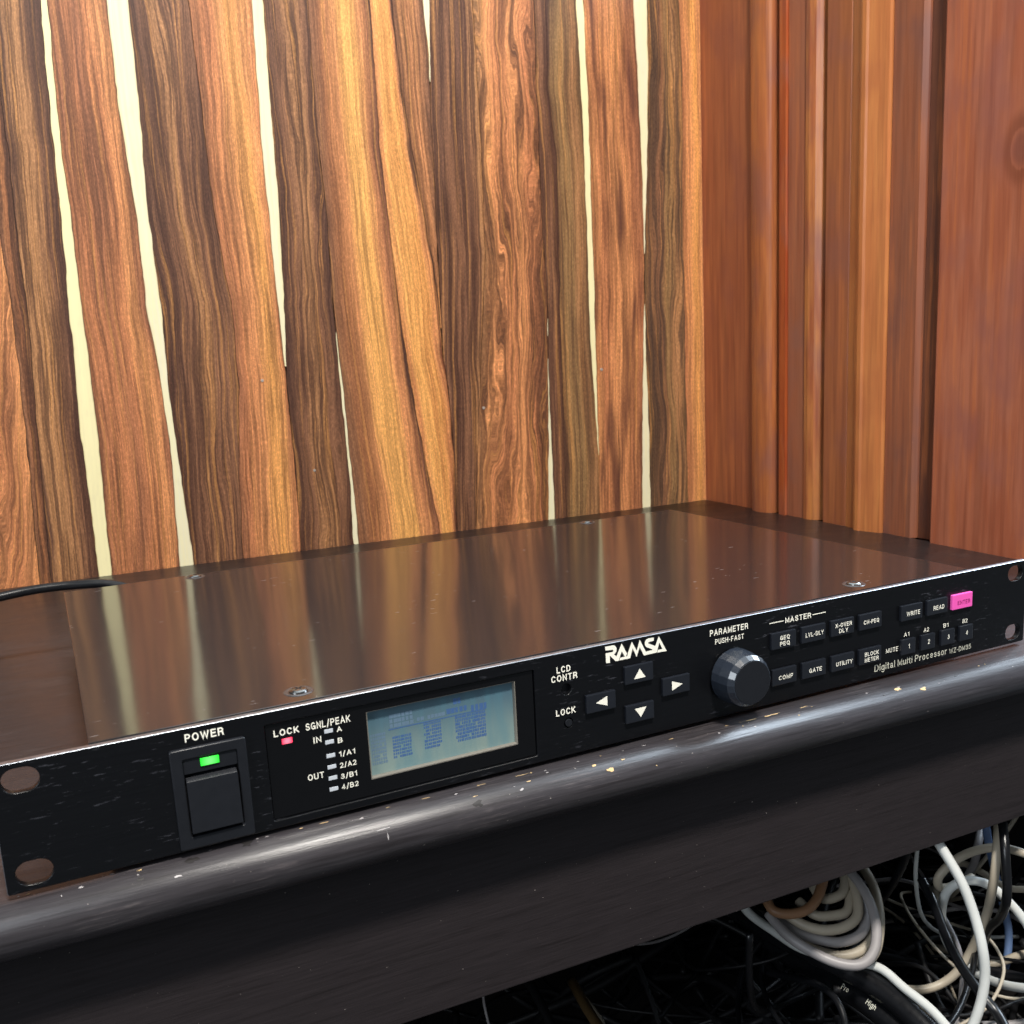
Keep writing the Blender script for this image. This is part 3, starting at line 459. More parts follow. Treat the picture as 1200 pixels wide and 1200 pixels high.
# ------------------------------------------------------------------ cabinet the processor rests on
def dark_wood(name, base, worn=0.0, rough=0.35, spec=0.5, flecks=0.0, axis=0, cs=0.05):
    m = NT(name)
    x, y, z = m.obj()
    n1 = m.noise(m.comb(m.math('MULTIPLY', x, 0.012), m.math('MULTIPLY', y, 0.35), m.math('MULTIPLY', z, 0.35)), 1, 4, 0.65)
    n2 = m.noise(m.comb(m.math('MULTIPLY', x, 0.045), m.math('MULTIPLY', y, 0.9), m.math('MULTIPLY', z, 0.9)), 1, 5, 0.7)
    n3 = m.noise(m.comb(m.math('MULTIPLY', x, 0.03), m.math('MULTIPLY', y, 0.05), m.math('MULTIPLY', z, 0.05)), 1, 4, 0.6)
    f = m.math('MULTIPLY_ADD', n2, 1.1, 0.45)
    c = m.mix(1.0, base, m.comb(f, f, f), 'MULTIPLY')
    if worn:
        wp = m.math('MULTIPLY', m.gray(n3, 0.50, 0.66), m.gray(n2, 0.50, 0.62))
        c = m.mix(m.math('MULTIPLY', wp, 0.35), c, srgb(112, 104, 104))
    st = m.math('MULTIPLY', m.gray(m.noise(m.comb(m.math('MULTIPLY', x, 0.02), m.math('MULTIPLY', y, 0.5), m.math('MULTIPLY', z, 0.5)), 1, 4, 0.7), 0.5, 0.68), 0.5)
    c = m.mix(st, c, srgb(22, 17, 17))
    if flecks:
        fl = m.noise(m.comb(m.math('MULTIPLY', x, 0.5), m.math('MULTIPLY', y, 0.9), m.math('MULTIPLY', z, 0.9)), 1, 2, 0.5)
        c = m.mix(m.math('MULTIPLY', m.gray(fl, 0.745, 0.79), flecks), c, srgb(196, 186, 178))
    m.setc(c)
    m.rough(m.math('ADD', m.math('MULTIPLY_ADD', n3, 0.22, rough-0.11), m.math('MULTIPLY', m.math('SUBTRACT', n2, 0.5), worn)))
    m.b.inputs['Specular IOR Level'].default_value = spec
    m.bump(m.math('ADD', n1, m.math('MULTIPLY', n2, 0.8)), 0.22, 0.0006)
    return m.m
cab = root('wooden_cabinet', (-500, -270, -330), 'dark brown wooden cabinet edge with scuffed rounded lip under the rack unit', 'cabinet', frame='S')
prof = [(0, -2), (-541, -2)]
for k in range(1, 13):
    a = math.pi/2*1.0*k/8 if k <= 8 else math.pi/2+math.pi/2*(k-8)/4
    prof.append((-541-10*math.sin(a), -12+10*math.cos(a)))
prof += [(-530, -22), (0, -22)]
M_shelf = dark_wood('shelf_varnish', srgb(54, 51, 54), rough=0.36, spec=0.6, flecks=0.7, worn=0.10)
sb = MB().extrude_u([(y, z) for y, z in prof], -1000, 0, segs=1).build('shelf_board', M_shelf, cab)
for p in sb.data.polygons:
    p.use_smooth = abs(p.normal.x) < 0.5 and (abs(p.normal.z) < 0.999 or True)
M_apron = dark_wood('apron_stain', srgb(40, 35, 37), rough=0.55, spec=0.35, flecks=0.5)
MB().box(-1000, 0, -530, -512, -102, -22.1).build('apron_board', M_apron, cab, bevel=0.6)
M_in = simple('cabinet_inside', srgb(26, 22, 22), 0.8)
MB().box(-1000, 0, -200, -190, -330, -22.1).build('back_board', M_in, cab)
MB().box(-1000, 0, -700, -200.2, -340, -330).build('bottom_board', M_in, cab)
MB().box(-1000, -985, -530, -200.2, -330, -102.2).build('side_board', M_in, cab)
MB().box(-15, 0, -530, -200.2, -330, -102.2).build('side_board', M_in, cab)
M_chip = simple('bare_wood_chip', srgb(206, 176, 128), 0.7, vs=1.2, var=.25)
M_dent = simple('dark_dent', srgb(24, 20, 20), 0.6)
M_scr = simple('pale_scratch', srgb(170, 165, 165), 0.5)
def lip(u, th, lift=0.06):
    if th <= 0: return (u, -541+0.0-0, -2+lift)
    r = 10+lift
    return (u, -541-r*math.sin(th), -12+r*math.cos(th))
for q in range(46):
    CHIPS.append([random.uniform(-660, -190), max(0.02, random.gauss(0.25, 0.35)), random.uniform(.6, 2.6), random.uniform(.35, .9), random.choice((0, 2, 2, 1))])
for (u, th, w, h, c) in CHIPS:
    n = 11; a0 = random.random()*6
    pts = []
    for k in range(n):
        a = a0+2*math.pi*k/n; rr = random.uniform(0.35, 1.15)
        pts.append(lip(u+math.cos(a)*w/2*rr, th+math.sin(a)*h/2*rr/10))
    mb = MB(); mb.add([lip(u, th, 0.09)]+pts, [(0, 1+k, 1+(k+1) % n) for k in range(n)])
    mb.build('chipped_spot' if c == 0 else ('scratch' if c == 2 else 'dent'), [M_chip, M_dent, M_scr, M_dent][c], cab, fix=False)

# ------------------------------------------------------------------ the rack unit
W, H, D = 482.6, 44.0, 261.7
dev = root('rack_processor', (W/2, D/2, -1.5), 'black one-unit rack audio processor with blue LCD, arrow keys and a pink enter key', 'audio processor')
def brushed(name, base, rough, metal, flecks=0.0, fine=0.3, seed=0):
    m = NT(name)
    x, y, z = m.obj()
    n = m.noise(m.comb(m.math('ADD', m.math('MULTIPLY', x, 0.035), seed), m.math('MULTIPLY', y, 1.2), m.math('MULTIPLY', z, 1.6)), 1, 4, 0.7)
    n2 = m.noise(m.comb(m.math('MULTIPLY', x, 0.02), m.math('MULTIPLY', y, 0.03), m.math('MULTIPLY', z, 0.03)), 1, 4, 0.6)
    f = m.math('MULTIPLY_ADD', n, 0.8, 0.6)
    c = m.mix(1.0, base, m.comb(f, f, f), 'MULTIPLY')
    if flecks:
        fl = m.noise(m.comb(m.math('MULTIPLY', x, 0.16), m.math('MULTIPLY', y, 0.9), m.math('MULTIPLY', z, 0.9)), 1, 4, 0.65)
        c = m.mix(m.math('MULTIPLY', m.math('MULTIPLY', m.gray(fl, 0.60, 0.72), m.gray(n2, 0.42, 0.62)), flecks), c, srgb(110, 112, 122))
    m.setc(c); m.rough(m.math('ADD', m.math('MULTIPLY', n2, 0.12), m.math('MULTIPLY_ADD', n, fine*0.3, rough-0.06-fine*0.15)))
    m.b.inputs['Metallic'].default_value = metal
    m.b.inputs['Specular IOR Level'].default_value = 0.35
    return m
mp = brushed('panel_anodised', srgb(12, 13, 16), 0.32, 0.0, flecks=0.35); M_panel = mp.m
M_edge_hl = simple('edge_highlight_metal', srgb(190, 196, 205), 0.38, metal=1.0)  # pale metal on the black panel's edges, standing in for the overhead highlight
M_blk = simple('black_plastic', srgb(26, 28, 33), 0.36, spec=0.5)
M_blk2 = simple('black_plastic_gloss', srgb(10, 10, 12), 0.12, spec=0.5)
M_dark = simple('dark_recess', srgb(6, 6, 8), 0.7)
M_key = simple('key_plastic', srgb(24, 27, 34), 0.30, spec=0.8)
M_ink = simple('white_ink', srgb(252, 250, 236), 0.6, var=.05)
M_ink2 = simple('model_ink', srgb(205, 205, 190), 0.6, var=.05)
M_pink = simple('pink_key', srgb(250, 96, 190), 0.45, var=.04)
M_pinkink = simple('magenta_ink', srgb(150, 24, 96), 0.6)
M_steel = simple('screw_steel', srgb(150, 150, 148), 0.25, metal=1.0, vs=1.0)
M_off = simple('unlit_led', srgb(200, 206, 214), 0.4, var=.04)
M_green = simple('green_led', srgb(20, 220, 40), 0.4, emit=(0.02, 1.0, 0.03, 1), es=0.75)
M_red = simple('red_led', srgb(240, 30, 70), 0.4, emit=(1.0, 0.03, 0.10, 1), es=0.95)
def glow(mat, core, edge, r, e):
    nt = mat.node_tree; b = nt.nodes['Principled BSDF']
    tc = nt.nodes.new('ShaderNodeTexCoord'); ln = nt.nodes.new('ShaderNodeVectorMath'); ln.operation = 'LENGTH'
    nt.links.new(tc.outputs['Object'], ln.inputs[0])
    rp = nt.nodes.new('ShaderNodeValToRGB'); mr = nt.nodes.new('ShaderNodeMapRange')
    mr.inputs[1].default_value = 0.0006; mr.inputs[2].default_value = r
    nt.links.new(ln.outputs['Value'], mr.inputs[0]); nt.links.new(mr.outputs[0], rp.inputs[0])
    rp.color_ramp.elements[0].color = core; rp.color_ramp.elements[1].color = edge
    nt.links.new(rp.outputs[0], b.inputs['Emission Color']); b.inputs['Emission Strength'].default_value = e
glow(M_green, (0.25, 1.0, 0.25, 1), (0.0, 0.55, 0.01, 1), 0.0034, 0.95)
glow(M_red, (1.0, 0.35, 0.45, 1), (0.75, 0.01, 0.06, 1), 0.0021, 0.95)
# front plate: outline and openings as a filled curve
def rrect(x0, x1, z0, z1, r, n=5):
    p = []
    for cx_, cz_, a0 in ((x1-r, z0+r, -90), (x1-r, z1-r, 0), (x0+r, z1-r, 90), (x0+r, z0+r, 180)):
        for k in range(n+1):
            a = R(a0+90*k/n); p.append((cx_+r*math.cos(a), cz_+r*math.sin(a)))
    return p
def plate(name, loops, y0, y1, bev, mat, parent):
    cu = bpy.data.curves.new(name, 'CURVE'); cu.dimensions = '2D'; cu.fill_mode = 'BOTH'
    cu.extrude = ((y1-y0)/2-bev)*MM; cu.bevel_depth = bev*MM; cu.bevel_resolution = 2; cu.offset = -bev*MM
    for lp in loops:
        s = cu.splines.new('POLY'); s.points.add(len(lp)-1); s.use_cyclic_u = True
        for i, (a, b) in enumerate(lp): s.points[i].co = (a*MM, b*MM, 0, 1)
    o = bpy.data.objects.new('tmp', cu); col.objects.link(o)
    bpy.context.view_layer.update()
    me = bpy.data.meshes.new_from_object(o.evaluated_get(bpy.context.evaluated_depsgraph_get()))
    bpy.data.objects.remove(o); bpy.data.curves.remove(cu)
    me.name = name; me.materials.clear()
    yc = (y0+y1)/2*MM
    me.transform(Matrix(((1,0,0,0),(0,0,-1,0),(0,1,0,0),(0,0,0,1))))
    ob = link(name, me, mat, parent, Vector((0, yc, 0))-Vector(parent['_org']))
    ob['_org'] = (0, yc, 0)
    return ob
def slot(cx_, cz_, w, h):
    return rrect(cx_-w/2, cx_+w/2, cz_-h/2, cz_+h/2, h/2-0.01, 6)
loops = [rrect(0, W, 0, H, 0.8, 3)]
for cx_ in (8.6, W-8.6):
    for cz_ in (H/2-15.875, H/2+15.875): loops.append(slot(cx_, cz_, 11.2, 8.2))
loops.append(rrect(55.8, 76.2, 3.6, 34.6, 0.5, 2))                    # switch opening
loops.append(rrect(85.5, 191.8, 3.0, 39.2, 0.6, 2))                   # display window opening
loops.append([(206.0+2.4*math.cos(a*0.5236), 28.3+2.4*math.sin(a*0.5236)) for a in range(12)])
loops.append([(206.5+2.1*math.cos(a*0.5236), 13.9+2.1*math.sin(a*0.5236)) for a in range(12)])
pn = plate('front_panel', loops, 0, 3.0, 0.35, [M_panel, M_edge_hl], dev)
for p in pn.data.polygons:
    c = p.center
    if p.normal.z > 0.35 and c.z > (H-0.6)*MM: p.material_index = 1
    if p.normal.x < -0.4 and c.x < 0.001: p.material_index = 1
# chassis and lid
M_ch = simple('chassis_black', srgb(30, 27, 27), 0.4)
xl, xr = 28.5, 441.0+13.0
xl, xr = 29.5, 441.8
MB().box(xl+0.6, xr-0.6, 4.6, D-1, 0.2, 42.6).build('chassis', M_ch, dev, bevel=0.5)
ml = NT('lid_paint')
x, y, z = ml.obj()
n = ml.noise(ml.comb(ml.math('MULTIPLY', x, 0.015), ml.math('MULTIPLY', y, 0.02), z), 1, 4, 0.6)
fl = ml.noise(ml.comb(ml.math('MULTIPLY', x, 0.13), ml.math('MULTIPLY', y, 0.75), 0.0), 1, 2, 0.5)
fl2 = ml.noise(ml.comb(ml.math('MULTIPLY', x, 0.9), ml.math('MULTIPLY', y, 0.9), 5.0), 1, 1, 0.5)
patch = ml.gray(ml.noise(ml.comb(ml.math('MULTIPLY', x, 0.014), ml.math('MULTIPLY', y, 0.03), 2.0), 1, 2, 0.5), 0.46, 0.62)
fk = ml.math('MAXIMUM', ml.math('MULTIPLY', ml.gray(fl, 0.70, 0.74), patch), ml.gray(fl2, 0.795, 0.82))
ml.setc(ml.mix(ml.math('MULTIPLY', fk, 0.75), srgb(38, 35, 35), srgb(150, 142, 140)))
ml.rough(ml.math('ADD', ml.math('MULTIPLY_ADD', n, 0.06, 0.075), ml.math('MULTIPLY', fk, 0.3)))
ml.b.inputs['IOR'].default_value = 1.88
lid = MB().box(xl, xr, 3.4, D, 42.7, 44.3).build('lid', ml.m, dev, bevel=0.35)
# lid screws in shallow dished seats
M_dish = simple('dish_paint', srgb(66, 62, 62), 0.22, spec=1.0)
for (sx, sy) in ((101.7, 14.5), (99.8, 254.5), (374.8, 13.6), (366.5, 255.5)):
    def ring(r, z, n=24): return [(sx+r*math.cos(2*math.pi*k/n), sy+r*math.sin(2*math.pi*k/n), z) for k in range(n)]
    mb = MB(); N = 24
    rings = [ring(5.6, 44.32), ring(5.0, 44.75), ring(4.3, 44.5), ring(3.7, 44.36)]
    for k, rg in enumerate(rings): mb.add(rg, [])
    for k in range(3):
        for i in range(N): mb.f.append((k*N+i, k*N+(i+1) % N, (k+1)*N+(i+1) % N, (k+1)*N+i)); mb.mi.append(0)
    dsh = mb.build('screw_seat', M_dish, dev, smooth=True)
    mb = MB()
    hd = [ring(3.4, 44.33), ring(3.3, 44.9), ring(2.6, 45.35), ring(1.5, 45.55)]
    for rg in hd: mb.add(rg, [])
    for k in range(3):
        for i in range(N): mb.f.append((k*N+i, k*N+(i+1) % N, (k+1)*N+(i+1) % N, (k+1)*N+i)); mb.mi.append(0)
    mb.f.append(tuple(3*N+i for i in range(N))); mb.mi.append(0)
    sc = mb.build('screw', M_steel, dev)
    cr = MB()
    for a in (0.5, 0.5+math.pi/2):
        c_, s_ = math.cos(a), math.sin(a)
        q = [(sx+c_*l-s_*w, sy+s_*l+c_*w, 45.58) for l, w in ((-1.6, -.35), (1.6, -.35), (1.6, .35), (-1.6, .35))]
        cr.add(q, [(0, 1, 2, 3)] if a < 1 else [])
        if a > 1: cr.add([(p[0], p[1], 45.585) for p in q], [(0, 1, 2, 3)])
    cr.build('cross_slot', M_dark, sc, fix=False)

# lettering: a plain grotesque drawn with strokes
def _e(cx, cy, rx, ry, a0, a1, n=9):
    return [(cx+rx*math.cos(R(a0+(a1-a0)*k/n)), cy+ry*math.sin(R(a0+(a1-a0)*k/n))) for k in range(n+1)]
def _bowl(w, y0, y1):
    r = (y1-y0)/2
    return [(0, y1), (w-r*.9, y1)]+_e(w-r*.9, (y0+y1)/2, r*.9, r, 90, -90, 8)[1:]+[(0, y0)]
GL = {
 'A': (.62, [[(0, 0), (.31, 1), (.62, 0)], [(.12, .30), (.50, .30)]]),
 'B': (.54, [_bowl(.50, .53, 1), _bowl(.54, 0, .53), [(0, 0), (0, 1)]]),
 'C': (.58, [_e(.30, .5, .30, .5, 42, 318, 16)]),
 'D': (.56, [[(0, 0), (0, 1)], [(0, 1), (.24, 1)]+_e(.24, .5, .32, .5, 90, -90, 12)[1:]+[(0, 0)]]),
 'E': (.48, [[(.48, 1), (0, 1), (0, 0), (.48, 0)], [(0, .52), (.43, .52)]]),
 'F': (.46, [[(.46, 1), (0, 1), (0, 0)], [(0, .50), (.40, .50)]]),
 'G': (.60, [_e(.30, .5, .30, .5, 45, 350, 16)+[(.33, .44)], [(.60, .42), (.60, .0)]]),
 'H': (.54, [[(0, 0), (0, 1)], [(.54, 0), (.54, 1)], [(0, .52), (.54, .52)]]),
 'I': (.0, [[(0, 0), (0, 1)]]),
 'K': (.54, [[(0, 0), (0, 1)], [(.52, 1), (.02, .38)], [(.18, .56), (.56, 0)]]),
 'L': (.44, [[(0, 1), (0, 0), (.44, 0)]]),
 'M': (.66, [[(0, 0), (0, 1), (.33, .12), (.66, 1), (.66, 0)]]),
 'N': (.54, [[(0, 0), (0, 1), (.54, 0), (.54, 1)]]),
 'O': (.62, [_e(.31, .5, .31, .5, 0, 360, 20)]),
 'P': (.50, [[(0, 0), (0, 1)], _bowl(.50, .46, 1)]),
 'Q': (.62, [_e(.31, .5, .31, .5, 0, 360, 20), [(.36, .24), (.62, -.04)]]),
 'R': (.54, [[(0, 0), (0, 1)], _bowl(.50, .48, 1), [(.30, .48), (.48, .36), (.52, 0)]]),
 'S': (.50, [_e(.25, .75, .23, .25, 20, 180, 9)+[(.04, .66), (.12, .56), (.38, .46), (.48, .36)]+_e(.25, .26, .25, .26, 10, -160, 9)]),
 'T': (.52, [[(0, 1), (.52, 1)], [(.26, 1), (.26, 0)]]),
 'U': (.54, [[(0, 1), (0, .28)]+_e(.27, .27, .27, .27, 180, 360, 10)+[(.54, .28), (.54, 1)]]),
 'V': (.58, [[(0, 1), (.29, 0), (.58, 1)]]),
 'W': (.86, [[(0, 1), (.21, 0), (.43, .95), (.65, 0), (.86, 1)]]),
 'X': (.56, [[(0, 0), (.56, 1)], [(0, 1), (.56, 0)]]),
 'Y': (.58, [[(0, 1), (.29, .44), (.58, 1)], [(.29, .44), (.29, 0)]]),
 'Z': (.50, [[(0, 1), (.50, 1), (0, 0), (.50, 0)]]),
 '1': (.24, [[(0, .78), (.14, .84), (.24, 1), (.24, 0)]]),
 '2': (.46, [_e(.23, .74, .23, .26, 160, -10, 9)+[(.40, .52), (.0, .0), (.47, 0)]]),
 '3': (.46, [_e(.22, .76, .20, .24, 150, -80, 9)+[(.16, .54)], _e(.22, .27, .24, .27, 85, -155, 9)]),
 '4': (.48, [[(.48, .26), (0, .26), (.35, 1), (.35, 0)]]),
 '5': (.46, [[(.44, 1), (.08, 1), (.03, .50)]+_e(.22, .32, .24, .32, 120, -150, 10)]),
 '/': (.28, [[(0, -.04), (.28, 1.04)]]),
 '-': (.24, [[(0, .40), (.24, .40)]]),
 'i': (.0, [[(0, 0), (0, .66)], [(0, .90), (0, 1.0)]]),
 'l': (.0, [[(0, 0), (0, 1)]]), 'h': (.38, [[(0, 0), (0, 1)], [(0, .42)]+_e(.19, .46, .19, .22, 170, 0, 7)+[(.38, 0)]]),
 't': (.20, [[(.08, .95), (.08, .06), (.22, 0)], [(-.06, .68), (.22, .68)]]),
 'g': (.42, [_e(.20, .34, .20, .34, 0, 360, 14), [(.42, .68), (.42, -.06)]+_e(.21, -.06, .21, .20, 0, -150, 8)[1:]]),
 'a': (.40, [_e(.19, .50, .17, .18, 160, 0, 7)+[(.37, .08), (.42, 0)], _e(.17, .19, .17, .18, 60, 330, 10)]),
 'u': (.38, [[(0, .68), (0, .20)]+_e(.18, .19, .18, .19, 180, 330, 7)+[(.38, .18)], [(.38, .68), (.38, 0)]]),
 'r': (.22, [[(0, 0), (0, .68)], [(0, .42), (.08, .62), (.22, .67)]]),
 'o': (.42, [_e(.21, .34, .21, .34, 0, 360, 16)]),
 'c': (.38, [_e(.20, .34, .20, .34, 50, 310, 12)]),
 'e': (.42, [[(.02, .36), (.41, .36)]+_e(.21, .34, .20, .34, 5, 315, 14)]),
 's': (.34, [_e(.17, .51, .15, .17, 20, 190, 7)+[(.30, .26)]+_e(.17, .16, .17, .16, 20, -165, 7)]),
}
def stroke(pts, t):
    """mitred ribbon round a polyline -> (left, right) outlines"""
    closed = (abs(pts[0][0]-pts[-1][0])+abs(pts[0][1]-pts[-1][1])) < 1e-6 and len(pts) > 3
    L_, R_ = [], []; n = len(pts)
    for i, p in enumerate(pts):
        a = pts[i-1] if i > 0 else (pts[-2] if closed else None)
        b = pts[i+1] if i < n-1 else (pts[1] if closed else None)
        def nd(q0, q1):
            dx, dy = q1[0]-q0[0], q1[1]-q0[1]; l = math.hypot(dx, dy) or 1; return dx/l, dy/l
        if a is None: d = nd(p, b); nx, ny, k = -d[1], d[0], 1; ext = (-d[0], -d[1])
        elif b is None: d = nd(a, p); nx, ny, k = -d[1], d[0], 1; ext = d
        else:
            d0, d1 = nd(a, p), nd(p, b); nx, ny = -(d0[1]+d1[1]), d0[0]+d1[0]
            l = math.hypot(nx, ny) or 1; nx, ny = nx/l, ny/l
            k = 1/max(0.42, nx*(-d0[1])+ny*d0[0]); ext = (0, 0)
        h = t/2*k; e = t/2*(0.98 if (a is None or b is None) else 0)
        L_.append((p[0]+nx*h+ext[0]*e, p[1]+ny*h+ext[1]*e)); R_.append((p[0]-nx*h+ext[0]*e, p[1]-ny*h+ext[1]*e))
    return L_, R_
def text(s, x, z, w, h, y=0.0, mat=None, parent=None, bold=0.018, align='L', name='lettering'):
    t = 0.125+bold*3.2                       # stroke weight in cap heights
    gap = 0.135+t*0.85
    pieces = []; cx = 0.0
    for ch in s:
        if ch == ' ': cx += .30; continue
        gw, pls = GL[ch]
        for k, pl in enumerate(pls):
            q = [(cx+t/2+a, t/2+b*(1-t) if b >= 0 else b) for a, b in pl]
            pieces.append((k, stroke(q, t)))
        cx += gw+t+gap-t*0.55
    cx -= gap-t*0.55
    sx = h*0.86 if w is None else w/cx
    ww = cx*sx; xs = x if align == 'L' else x-ww/2
    c = (xs+ww/2, y-0.045, z+h/2)
    mb = MB()
    for k, (L_, R_) in pieces:
        n = len(L_); yy = y-0.03-0.008*k
        mb.add([(xs+a*sx, yy, z+b*h) for a, b in L_]+[(xs+a*sx, yy, z+b*h) for a, b in R_],
               [(i, i+n, i+n+1, i+1) for i in range(n-1)])
    return mb.build(name, mat or M_ink, parent or dev, fix=False)
text('POWER', 58.9, 39.0, 12.9, 2.9)
text('LOCK', 88.6, 33.8, 9.0, 2.5, y=1.0)
text('SGNL/PEAK', 100.1, 33.7, 16.4, 2.7, y=1.0, bold=.012)
text('IN', 102.4, 28.4, 2.9, 2.3, y=1.0, bold=.01)
text('OUT', 99.1, 14.7, 6.0, 2.35, y=1.0, bold=.01)
for s, zz, w in (('A', 30.8, 1.9), ('B', 26.5, 1.8), ('1/A1', 21.2, 6.1), ('2/A2', 16.8, 6.2), ('3/B1', 12.5, 6.1), ('4/B2', 8.4, 6.3)):
    text(s, 111.2, zz, w, 2.0, y=1.0, bold=.01)
text('LCD', 201.9, 35.7, 6.4, 2.75); text('CONTR', 199.3, 32.2, 12.0, 2.75)
text('LOCK', 200.8, 17.7, 9.0, 2.75)
text('PARAMETER', 277.8, 37.9, 20.9, 2.8, bold=.012); text('PUSH-FAST', 280.6, 33.8, 15.7, 2.35, bold=.008)
text('MASTER', 319.8, 36.9, 15.3, 2.6, bold=.014)
MB().box(310.7, 318.9, -0.06, -0.02, 38.0, 38.4).build('printed_line', M_ink, dev)
MB().box(335.9, 343.9, -0.06, -0.02, 38.0, 38.4).build('printed_line', M_ink, dev)
for s, xx in (('A1', 394.6), ('A2', 408.1), ('B1', 421.8), ('B2', 435.5)): text(s, xx, 17.3, 3.6, 2.1, bold=.006)
text('MUTE', 382.8, 11.0, 8.1, 2.3, bold=.006)
text('Digital Multi Processor', 375.5, 3.0, 49.4, 3.5, mat=M_ink2, bold=0)
text('WZ-DM35', 426.6, 2.8, 15.8, 2.6, mat=M_ink2, bold=0)
mb = MB()
for i, pl in enumerate(LOGO):
    yy = -0.03-0.012*i
    a = sum(pl[k][0]*pl[(k+1) % len(pl)][1]-pl[(k+1) % len(pl)][0]*pl[k][1] for k in range(len(pl)))
    if a < 0: pl = pl[::-1]
    mb.add([(p[0], yy, p[1]) for p in pl], [tuple(range(len(pl)))])
mb.build('maker_logo', M_ink, dev, fix=False)

# power switch
sw = MB()
sw_f = plate('switch_bezel', [rrect(53.2, 78.5, 1.0, 37.2, 0.8, 2), rrect(57.2, 75.2, 5.4, 33.4, 0.5, 2)], -1.6, 4.0, 0.45, M_blk, dev)
MB().box(57.0, 75.4, 1.4, 3.6, 5.2, 33.6).build('switch_recess', M_dark, dev)
MB().box(57.3, 75.1, -0.9, 1.3, 27.9, 33.3).build('led_holder', M_blk, dev, bevel=0.2)
MB().box(62.9, 69.1, -1.5, -0.8, 30.0, 32.7).build('power_led', M_green, dev, bevel=0.25)
rk = MB().add([(57.6, -0.2, 26.4), (57.6, -2.0, 26.4-0.9), (57.6, -3.0, 7.0), (57.6, 1.2, 6.2), (57.6, 1.2, 27.2),
               (74.6, -0.2, 26.4), (74.6, -2.0, 26.4-0.9), (74.6, -3.0, 7.0), (74.6, 1.2, 6.2), (74.6, 1.2, 27.2)],
              [(0, 1, 2, 3, 4), (9, 8, 7, 6, 5), (0, 5, 6, 1), (1, 6, 7, 2), (2, 7, 8, 3), (3, 8, 9, 4), (4, 9, 5, 0)])
rk.build('rocker', M_blk, dev, bevel=0.3)

# display window: smoked acrylic plate, LCD and level lamps
plate('display_window', [rrect(85.8, 191.5, 3.3, 38.9, 0.4, 2), rrect(122.6, 183.7, 9.4, 36.0, 0.3, 2)], 1.0, 2.6, 0.12, M_blk2, dev)
frame = plate('lcd_frame', [rrect(122.2, 184.1, 9.0, 36.4, 0.3, 2), rrect(123.0, 183.3, 9.9, 35.7, 0.2, 2)], 1.15, 4.2, 0.1, simple('lcd_frame_grey', srgb(120, 116, 108), 0.4), dev)
mlcd = NT('lcd_glass')
x, y, z = mlcd.obj()
g = mlcd.noise(mlcd.comb(mlcd.math('MULTIPLY', x, 0.06), z, 0.0), 0.5, 3, 0.5)
band = mlcd.noise(mlcd.comb(mlcd.math('MULTIPLY', x, 0.11), mlcd.math('MULTIPLY', z, 0.02), 3.0), 1, 3, 0.5)
lc = mlcd.mix(mlcd.gray(z, -11, 11), srgb(122, 140, 136), srgb(72, 98, 112))  # darker towards the top: shade over the LCD painted into its colour
lc = mlcd.mix(mlcd.math('MULTIPLY', mlcd.gray(band, 0.4, 0.65), 0.5), lc, srgb(76, 118, 132))
mlcd.setc(lc); mlcd.rough(0.25)
mlcd.l(lc, mlcd.b.inputs['Emission Color']); mlcd.b.inputs['Emission Strength'].default_value = 0.14
scr = MB().box(122.9, 183.4, 3.3, 4.1, 9.8, 35.8).build('lcd_screen', mlcd.m, dev)
M_seg = simple('lcd_segment_blue', srgb(64, 94, 138), 0.4, emit=srgb(62, 92, 140), es=0.14)
M_seg2 = simple('lcd_segment_pale', srgb(92, 114, 134), 0.4, emit=srgb(88, 116, 140), es=0.14)
def lst(s, t): return 122.9+60.5*s, 35.8-26.0*t
def seg_block(s0, s1, t0, t1, rows, mat, fill=0.75, chars=9):
    mb = MB()
    for r in range(rows):
        ta = t0+(t1-t0)*r/rows; tb = ta+(t1-t0)/rows*fill
        for c in range(chars):
            if random.random() < 0.04: continue
            sa = s0+(s1-s0)*c/chars; sb = sa+(s1-s0)/chars*random.uniform(0.6, 0.97)
            x0, z1 = lst(sa, ta); x1, z0 = lst(sb, tb)
            yy = 3.27
            mb.add([(x0, yy, z0), (x1, yy, z0), (x1, yy, z1), (x0, yy, z1)], [(0, 1, 2, 3)])
    mb.build('lcd_text', mat, scr, fix=False)
seg_block(.02, .12, .38, .86, 9, M_seg2, .75, 7)
seg_block(.16, .285, .48, .83, 7, M_seg, .7, 9)
seg_block(.37, .49, .38, .80, 8, M_seg, .7, 9)
seg_block(.585, .80, .38, .80, 8, M_seg, .8, 18)
seg_block(.15, .31, .14, .36, 3, M_seg2, .8, 6)
seg_block(.33, .52, .27, .335, 1, M_seg2, .9, 8)
seg_block(.53, .68, .24, .33, 1, M_seg, .9, 5)
seg_block(.70, .82, .26, .37, 1, M_seg, .9, 4)
seg_block(.58, .64, .10, .20, 1, M_seg, .9, 2)
x0, z1 = lst(.14, .355); x1, z0 = lst(.80, .372)
MB().add([(x0, 3.26, z0), (x1, 3.26, z0), (x1, 3.26, z1), (x0, 3.26, z1)], [(0, 1, 2, 3)]).build('lcd_rule', M_seg, scr, fix=False)
MB().box(91.2, 95.0, 0.8, 1.6, 30.5, 32.6).build('lock_led', M_red, dev, bevel=0.2)
for zz in (31.9, 27.7, 22.45, 18.1, 13.75, 9.45):
    MB().box(106.6, 109.8, 0.86, 1.5, zz-0.75, zz+0.75).build('level_led', M_off, dev, bevel=0.1)

# pinholes
MB().cyl((206.0, 28.3), 2.3, 2.3, 2.2, 2.9, 16).build('contrast_trimmer', M_blk, dev)
MB().cyl((206.5, 13.9), 1.6, 1.9, -0.3, 2.8, 16).build('lock_button', M_blk, dev, bevel=0.2)

